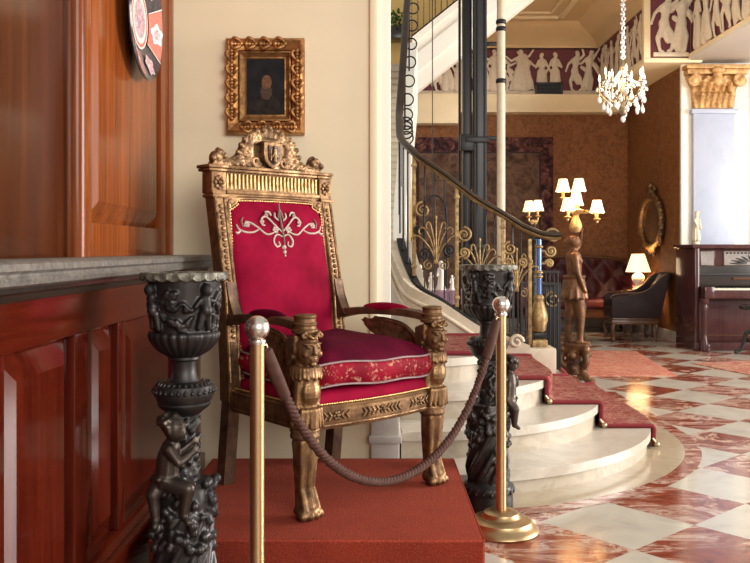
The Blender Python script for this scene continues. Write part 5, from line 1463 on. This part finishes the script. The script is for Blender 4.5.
ct = thing('tea_table', 'small dark round tea table before the burgundy sofa', 'table', (2.50, 11.0, 0))
bm = BM(); lathe(bm, [(0, .56), (.28, .56), (.30, .57), (.30, .585), (.28, .592), (0, .592)], n=36); finish('table_top', bm, M['walnut'], ct, 40)
bm = BM(); lathe(bm, [(.24, .50), (.25, .50), (.25, .56), (.24, .56)], n=32); finish('apron', bm, M['walnut'], ct, 40)
for k in range(4):
    a = PI / 4 + k * PI / 2; bm = BM(); cab_leg(bm, .21 * math.cos(a), .21 * math.sin(a), .55, .022, .03); finish('leg', bm, M['walnut'], ct, 60)
stt = thing('lamp_table', 'small dark table behind the leather armchair carrying the lit lamp', 'table', (3.535, 11.42, 0))
bm = BM(); box(bm, -.17, .17, -.17, .17, .59, .62, .008); finish('table_top', bm, M['walnut'], stt, 40)
for sx in (-1, 1):
    for sy in (-1, 1):
        bm = BM(); tube(bm, [(sx * .14, sy * .14, 0.001), (sx * .14, sy * .14, .59)], [.014, .022], 10); finish('leg', bm, M['walnut'], stt, 60)
tl_ = thing('table_lamp', 'lit cream table lamp with a cone shade and porcelain base', 'lamp', (3.535, 11.42, .6205))
bm = BM(); lathe(bm, [(0, .0), (.075, .0), (.075, .015), (.05, .03), (.035, .05), (.06, .09), (.085, .14), (.08, .18), (.05, .21), (.03, .225), (.045, .24), (.045, .25), (.015, .265), (.012, .30), (0, .30)], n=28); finish('base', bm, M['white_china'], tl_, 60)
bm = BM(); ring_mesh(bm, [[(r * math.cos(2 * PI * k / 32), r * math.sin(2 * PI * k / 32), z) for k in range(32)] for r, z in ((.165, .235), (.150, .28), (.085, .475))], cap=False); finish('lamp_shade', bm, M['shade_big'], tl_, 60)
lamp('table_lamp_glow', (3.535, 11.42, .97), 30, (1, .66, .34), .06)

# ================================================================== MIRROR
mr = thing('oval_mirror', 'gilt oval mirror with a carved crest on the brown side wall', 'mirror', (3.765, 11.45, 1.52))
def mframe(bm):
    n = 40
    tube(bm, [(-.05, .43 * math.cos(2 * PI * k / n), .34 * math.sin(2 * PI * k / n)) for k in range(n + 1)], .045, 10)
    for k in range(26):
        a = 2 * PI * k / 26; c, s = math.cos(a), math.sin(a); capsule(bm, (-.06, .43 * c, .34 * s), (-.055, .48 * c, .385 * s), .028, .018, 8)
    for s in (-1, 1):
        tube(bm, volute((-.05, s * .10, .42), .07, .015, 1.4, 0 if s > 0 else PI, 'YZ', s), .022, 8); tube(bm, volute((-.05, s * .36, -.27), .06, .015, 1.3, 0, 'YZ', -s), .02, 8)
        tube(bm, volute((-.05, s * .13, -.40), .05, .012, 1.3, 0, 'YZ', s), .018, 8)
    capsule(bm, (-.05, 0, .38), (-.05, .0, .52), .05, .025); ball(bm, (-.05, 0, .40), (.04, .09, .07)); ball(bm, (-.05, 0, -.39), (.035, .07, .05))
    capsule(bm, (-.02, -.40, 0), (-.01, .40, 0), .01, .01)
finish('frame', sculpt(mframe, .011, 1), M['gilt_carved'], mr, 80)
bm = BM(); prism(bm, [(.41 * math.cos(2 * PI * k / 40), .32 * math.sin(2 * PI * k / 40)) for k in range(40)], .03, 'YZ', -.035); finish('mirror_glass', bm, M['glass_mirror'], mr, 0)

# ================================================================== PIANO
pn = thing('upright_piano', 'dark rosewood upright piano against the white wall', 'piano', (3.66, 9.72, 0))
PW = 1.5
def pbox(name, x0, x1, y0, y1, z0, z1, m_='piano_wood', bev=.008, parent=None):
    bm = BM(); box(bm, x0, x1, y0, y1, z0, z1, bev); return finish(name, bm, M[m_], parent or pn, 40)
pbox('side_panel', 0, .05, .0, .62, .0, 1.17); pbox('side_panel', PW - .05, PW, .0, .62, .0, 1.17)
pbox('back', .05, PW - .05, .40, .60, .05, 1.17)
pbox('lid', -.03, PW + .03, -.02, .64, 1.17, 1.215, bev=.012)
pbox('plinth', -.01, PW + .01, -.02, .60, .001, .09)
lp_ = pbox('lower_panel', .05, PW - .05, .20, .40, .09, .62)
pbox('key_bed', .10, PW - .10, -.10, .40, .60, .70); pbox('key_slip', .10, PW - .10, -.13, -.10, .60, .695)
pbox('key_block', .06, .17, -.14, .10, .60, .735, bev=.012); pbox('key_block', PW - .17, PW - .06, -.14, .10, .60, .735, bev=.012)
ky = pbox('white_keys', .18, PW - .18, -.10, .06, .695, .715, 'ivory', .002)
bm = BM()
for q in range(36):
    if q % 7 in (2, 6): continue
    x = .205 + q * (PW - .40) / 36; box(bm, x, x + .014, -.04, .06, .715, .728, .002)
finish('black_keys', bm, M['black_wood'], pn, 40)
fb = pbox('fallboard', .05, PW - .05, .05, .12, .735, .97, 'black_wood', .01)
pbox('fallboard_lip', .05, PW - .05, .02, .06, .86, .88, 'iron_grey', .004, fb)
pbox('music_ledge', .45, PW - .3, .03, .05, .81, .835, 'walnut', .003, fb)
up = pbox('upper_panel', .05, PW - .05, .12, .40, .93, 1.17)
bm = BM()
def rframe(bm, x0, x1, z0, z1, y, w_=.012):
    for a in ((x0, x1, z0, z0 + w_), (x0, x1, z1 - w_, z1), (x0, x0 + w_, z0, z1), (x1 - w_, x1, z0, z1)): box(bm, a[0], a[1], y - .012, y + .004, a[2], a[3], .003)
rframe(bm, .10, .27, .965, 1.145, .12); rframe(bm, .37, 1.13, .965, 1.145, .12); rframe(bm, 1.23, 1.40, .965, 1.145, .12); finish('panel_frame', bm, M['walnut'], up, 40)
for a in ((.112, .258), (1.242, 1.388)):
    bm = BM(); box(bm, a[0], a[1], .110, .122, .977, 1.133); finish('inset', bm, M['webbing'], up, 0)
bm = BM(); box(bm, .382, 1.118, .112, .122, .977, 1.133); fw_ = finish('fretwork_ground', bm, M['webbing'], up, 0)
bm = BM()
for q in range(17):
    x = .40 + q * .043; box(bm, x, x + .022, .104, .114, 1.105, 1.125)
for sg in (-1, 1):
    for k in range(6):
        a = k * PI / 10 + .12; c = Vector((.75 + sg * .04, .109, .985)); p0 = c + Vector((sg * math.cos(a) * .07, 0, math.sin(a) * .04)); p1 = c + Vector((sg * math.cos(a) * .27, 0, math.sin(a) * .105)); tube(bm, [p0, (p0 + p1) / 2, p1], [.004, .012, .005], 6)
finish('fretwork', bm, M['black_wood'], fw_, 40)
for x in (.085, PW - .085):
    bm = BM(); lathe(bm, [(.05, .0), (.05, .10), (.036, .12), (.030, .20), (.036, .42), (.044, .50), (.034, .53), (.05, .55), (.05, .60)], (x, -.06, .001), 20); finish('leg', bm, M['piano_wood'], pn, 50)
for x in (.05, PW - .13):
    bm = BM(); box(bm, x, x + .08, -.12, .20, .001, .08, .01); finish('toe_block', bm, M['piano_wood'], pn, 40)
bm = BM()
for x in (.68, .76): capsule(bm, (x, .20, .12), (x, .08, .10), .014, .02)
finish('pedals', bm, M['brass_dull'], pn, 60)
bm = BM()
for z in (.15, .55): box(bm, .2, PW - .2, .19, .205, z, z + .012, .003)
finish('panel_moulding', bm, M['walnut'], lp_, 40)
# statuette on the piano
ps = thing('gilt_figurine', 'slender mottled figurine standing on the end of the piano lid', 'figurine', (3.66 + .10, 9.95, 1.216))
def figu(bm):
    tube(bm, [(0, 0, 0), (0, 0, .05)], [.045, .032], 12); capsule(bm, (0, 0, .04), (.008, 0, .20), .032, .040); capsule(bm, (.008, 0, .20), (.0, 0, .29), .036, .030); ball(bm, (.004, 0, .345), (.028, .028, .034)); ball(bm, (.01, 0, .375), (.032, .03, .018))
    capsule(bm, (.03, -.02, .28), (.04, -.04, .18), .014, .012); capsule(bm, (-.03, -.02, .28), (-.01, -.045, .22), .014, .012)
    for q in range(8): capsule(bm, (.03 * math.cos(q * .8), .03 * math.sin(q * .8), .18), (.042 * math.cos(q * .8), .042 * math.sin(q * .8), .05), .010, .013, 7)
finish('body', sculpt(figu, .006, 1), M['frieze_relief'], ps, 80)
# stool
stl = thing('piano_stool', 'round dark swivel stool with iron claw legs before the piano', 'stool', (4.16, 9.30, 0))
bm = BM(); lathe(bm, [(0, .50), (.15, .50), (.165, .51), (.165, .535), (.14, .548), (0, .552)], n=32); finish('seat', bm, M['black_wood'], stl, 40)
bm = BM(); lathe(bm, [(.014, .28), (.014, .50)], n=12); finish('screw', bm, M['iron_grey'], stl, 40)
bm = BM(); lathe(bm, [(0, .12), (.03, .12), (.04, .16), (.03, .20), (.055, .23), (.055, .26), (.03, .29), (.02, .31)], n=20); finish('hub', bm, M['iron_black'], stl, 50)
for k in range(3):
    a = k * 2 * PI / 3 + .6; c, s = math.cos(a), math.sin(a); bm = BM()
    tube(bm, spline([(.03 * c, .03 * s, .25), (.09 * c, .09 * s, .24), (.11 * c, .11 * s, .15), (.14 * c, .14 * s, .06), (.19 * c, .19 * s, .04)], 4), .020, 8); ball(bm, (.19 * c, .19 * s, .026), .026, 10, 8); finish('leg', bm, M['iron_grey'], stl, 60)

# ================================================================== RUGS
def rug(name, label, pts, field, edge):
    c = Vector((sum(p[0] for p in pts) / 4, sum(p[1] for p in pts) / 4, 0)); t = thing(name, label, 'rug', c)
    bm = BM(); prism(bm, [(x - c.x, y - c.y) for x, y in pts], .008, 'XY', .0005); f_ = finish('pile', bm, M[edge], t, 0)
    bm = BM(); prism(bm, [((x - c.x) * .9, (y - c.y) * .9) for x, y in pts], .002, 'XY', .008); finish('field', bm, M[field], f_, 0)
rug('rose_rug', 'faded rose rug lying before the sofa group on the checkered floor', [(1.95, 7.75), (2.75, 7.75), (2.95, 9.6), (2.1, 9.7)], 'rug_pink', 'rug_pink')
rug('striped_rug', 'red patterned rug in front of the piano stool', [(3.2, 8.6), (3.55, 7.4), (5.4, 8.0), (5.0, 9.05)], 'rug_red', 'rug_red')

# ================================================================== DISPLAY TABLE with figurines behind the balustrade
dt = thing('display_table', 'mauve covered display table behind the balustrade holding white figurines', 'table', (.62, 8.4, 0))
bm = BM(); box(bm, -.32, .34, -.25, .25, .72, .75, .006); finish('table_top', bm, M['walnut'], dt, 40)
for sx in (-1, 1):
    for sy in (-1, 1):
        bm = BM(); tube(bm, [(.01 + sx * .28, sy * .21, .001), (.01 + sx * .28, sy * .21, .72)], [.015, .024], 10); finish('leg', bm, M['walnut'], dt, 60)
bm = BM(); box(bm, -.335, .355, -.27, .27, .7505, .757, .002)
for k in range(40):
    x = -.335 + .69 * k / 40; box(bm, x, x + .0175, -.278 + .006 * math.sin(k * .9), -.27 + .006 * math.sin(k * .9), .63, .757)
finish('cloth', bm, M['purple_cloth'], dt, 0)
def statuette(bm):
    tube(bm, [(0, 0, 0), (0, 0, .03)], [.045, .04], 12); capsule(bm, (0, 0, .03), (.005, 0, .13), .036, .028); capsule(bm, (.005, 0, .13), (0, 0, .18), .028, .024); ball(bm, (0, 0, .225), (.022, .022, .027)); capsule(bm, (.02, 0, .18), (.045, -.02, .21), .010, .008); capsule(bm, (-.02, 0, .18), (-.035, -.02, .12), .010, .008)
sm = sculpt(statuette, .006, 1)
for i, (px, lab, sc_) in enumerate([(420, 'second tallest white porcelain figurine on the mauve display table', 1.0), (431, 'second smallest white porcelain figurine on the mauve display table', .7), (441, 'tallest white porcelain figurine on the mauve display table', 1.15), (452, 'smallest white porcelain figurine on the mauve display table', .6)]):
    o = finish('porcelain_figurine', sm if i == 0 else sm, M['white_china'], None, 80, (lx(px, 8.3), 8.3, .7575)); o.scale = (sc_,) * 3
    tag(o, lab, 'figurine', 'figurines on the display table')

# ================================================================== CHANDELIER
chd = thing('crystal_chandelier', 'crystal chandelier with candle bulbs hanging on a chain under the ceiling', 'chandelier', (lx(623, 9.0), 9.0, 2.5))
bm = BM(); lathe(bm, [(0, .06), (.03, .08), (.05, .13), (.03, .17), (.018, .22), (.04, .27), (.05, .31), (.02, .36), (.015, .52), (.035, .57), (.04, .60), (.014, .64), (.0, .70)], n=20); sp0 = finish('spindle', bm, M['silver_gilt'], chd, 50)
bm = BM()
for k in range(26):
    z = .70 + k * .050; n_ = 12; a0 = (k % 2) * PI / 2
    tube(bm, [(.016 * math.cos(2 * PI * q / n_) * math.cos(a0), .016 * math.cos(2 * PI * q / n_) * math.sin(a0), z + .030 * math.sin(2 * PI * q / n_)) for q in range(n_ + 1)], .006, 6)
    for q in range(3):
        a = q * 2.1 + k; ball(bm, (.02 * math.cos(a), .02 * math.sin(a), z), (.011, .011, .016), 6, 5)
finish('chain', bm, M['crystal'], chd, 60)
bm = BM(); lathe(bm, [(0, 1.90), (.05, 1.90), (.06, 1.93), (.03, 1.95), (0, 1.95)], n=20); tube(bm, [(0, 0, 1.98 - .03), (0, 0, 1.98)], .02, 8); finish('ceiling_hook', bm, M['gilt_frame_in'], chd, 50)
NA = 10
bmp = BM(); bmc = BM(); bma = BM()
for k in range(NA):
    a = 2 * PI * k / NA + .2; c, s = math.cos(a), math.sin(a); rr = .245 if k % 2 == 0 else .20; hz = .42 if k % 2 == 0 else .47
    am = BM(); tube(am, spline([(.02 * c, .02 * s, .30), (.09 * c, .09 * s, .22), (.17 * c, .17 * s, .24), (rr * c, rr * s, .33), (rr * c, rr * s, hz - .03)], 5), .008, 7)
    lathe(am, [(.006, hz - .045), (.034, hz - .035), (.036, hz - .028), (.010, hz - .022)], (rr * c, rr * s, 0), 14)
    ao = finish('arm', am, M['silver_gilt'], chd, 60)
    cm = BM(); lathe(cm, [(.009, hz - .03), (.009, hz + .035), (.0, hz + .035)], (rr * c, rr * s, 0), 10); finish('candle_tube', cm, M['ivory'], ao, 50)
    fm = BM(); lathe(fm, [(.004, hz + .035), (.011, hz + .050), (.012, hz + .062), (.007, hz + .085), (.001, hz + .108)], (rr * c, rr * s, 0), 10); finish('bulb', fm, M['flame'], ao, 60)
    dm = BM()
    for q in range(5):
        t = 2 * PI * q / 5; ball(dm, (rr * c + .034 * math.cos(t), rr * s + .034 * math.sin(t), hz - .06), (.008, .008, .020), 6, 5)
    tube(dm, [(rr * c + .034 * math.cos(t), rr * s + .034 * math.sin(t), hz - .045) for t in [2 * PI * q / 15 for q in range(16)]], .004, 5)
    tube(dm, [(rr * c - .034, rr * s, hz - .045), (rr * c, rr * s, hz - .09), (rr * c, rr * s, hz - .17)], .003, 5)
    tube(dm, [(rr * c, rr * s, hz - .12)] + [(rr * c * (1 - q / 12), rr * s * (1 - q / 12), .50 + .10 * q / 12 - .06 * math.sin(PI * q / 12) - (.11 * (1 - q / 12))) for q in range(12)], .0035, 5)
    ball(dm, (rr * c, rr * s, hz - .17), (.024, .024, .038), 8, 6); ball(dm, (rr * c, rr * s, hz - .115), .012, 6, 5)
    for q in range(6):
        t = q / 6; ball(dm, (rr * c * (1 - t) , rr * s * (1 - t), .50 + .10 * t - .06 * math.sin(PI * t) - (.11 * (1 - t))), .009, 6, 5)
    finish('crystal_drop', dm, M['crystal'], ao, 60)
for k in range(16):
    dm = BM()
    a = 2 * PI * k / 16; r = .15 + .05 * (k % 2); z = .12 + .05 * ((k * 7) % 3)
    ball(dm, (r * math.cos(a), r * math.sin(a), z), (.022, .022, .038), 8, 6); ball(dm, (r * math.cos(a), r * math.sin(a), z + .045), .009, 6, 5)
    tube(dm, [(r * math.cos(a), r * math.sin(a), z + .05), (r * .9 * math.cos(a), r * .9 * math.sin(a), .25)], .003, 5)
    finish('pendant_drop', dm, M['crystal'], chd, 60)
dm = BM(); ball(dm, (0, 0, .035), (.026, .026, .036), 10, 8); finish('pendant_drop', dm, M['crystal'], chd, 60)
lamp('chandelier_glow', (lx(623, 9.0), 9.0, 3.0), 35, (1, .72, .42), .18)
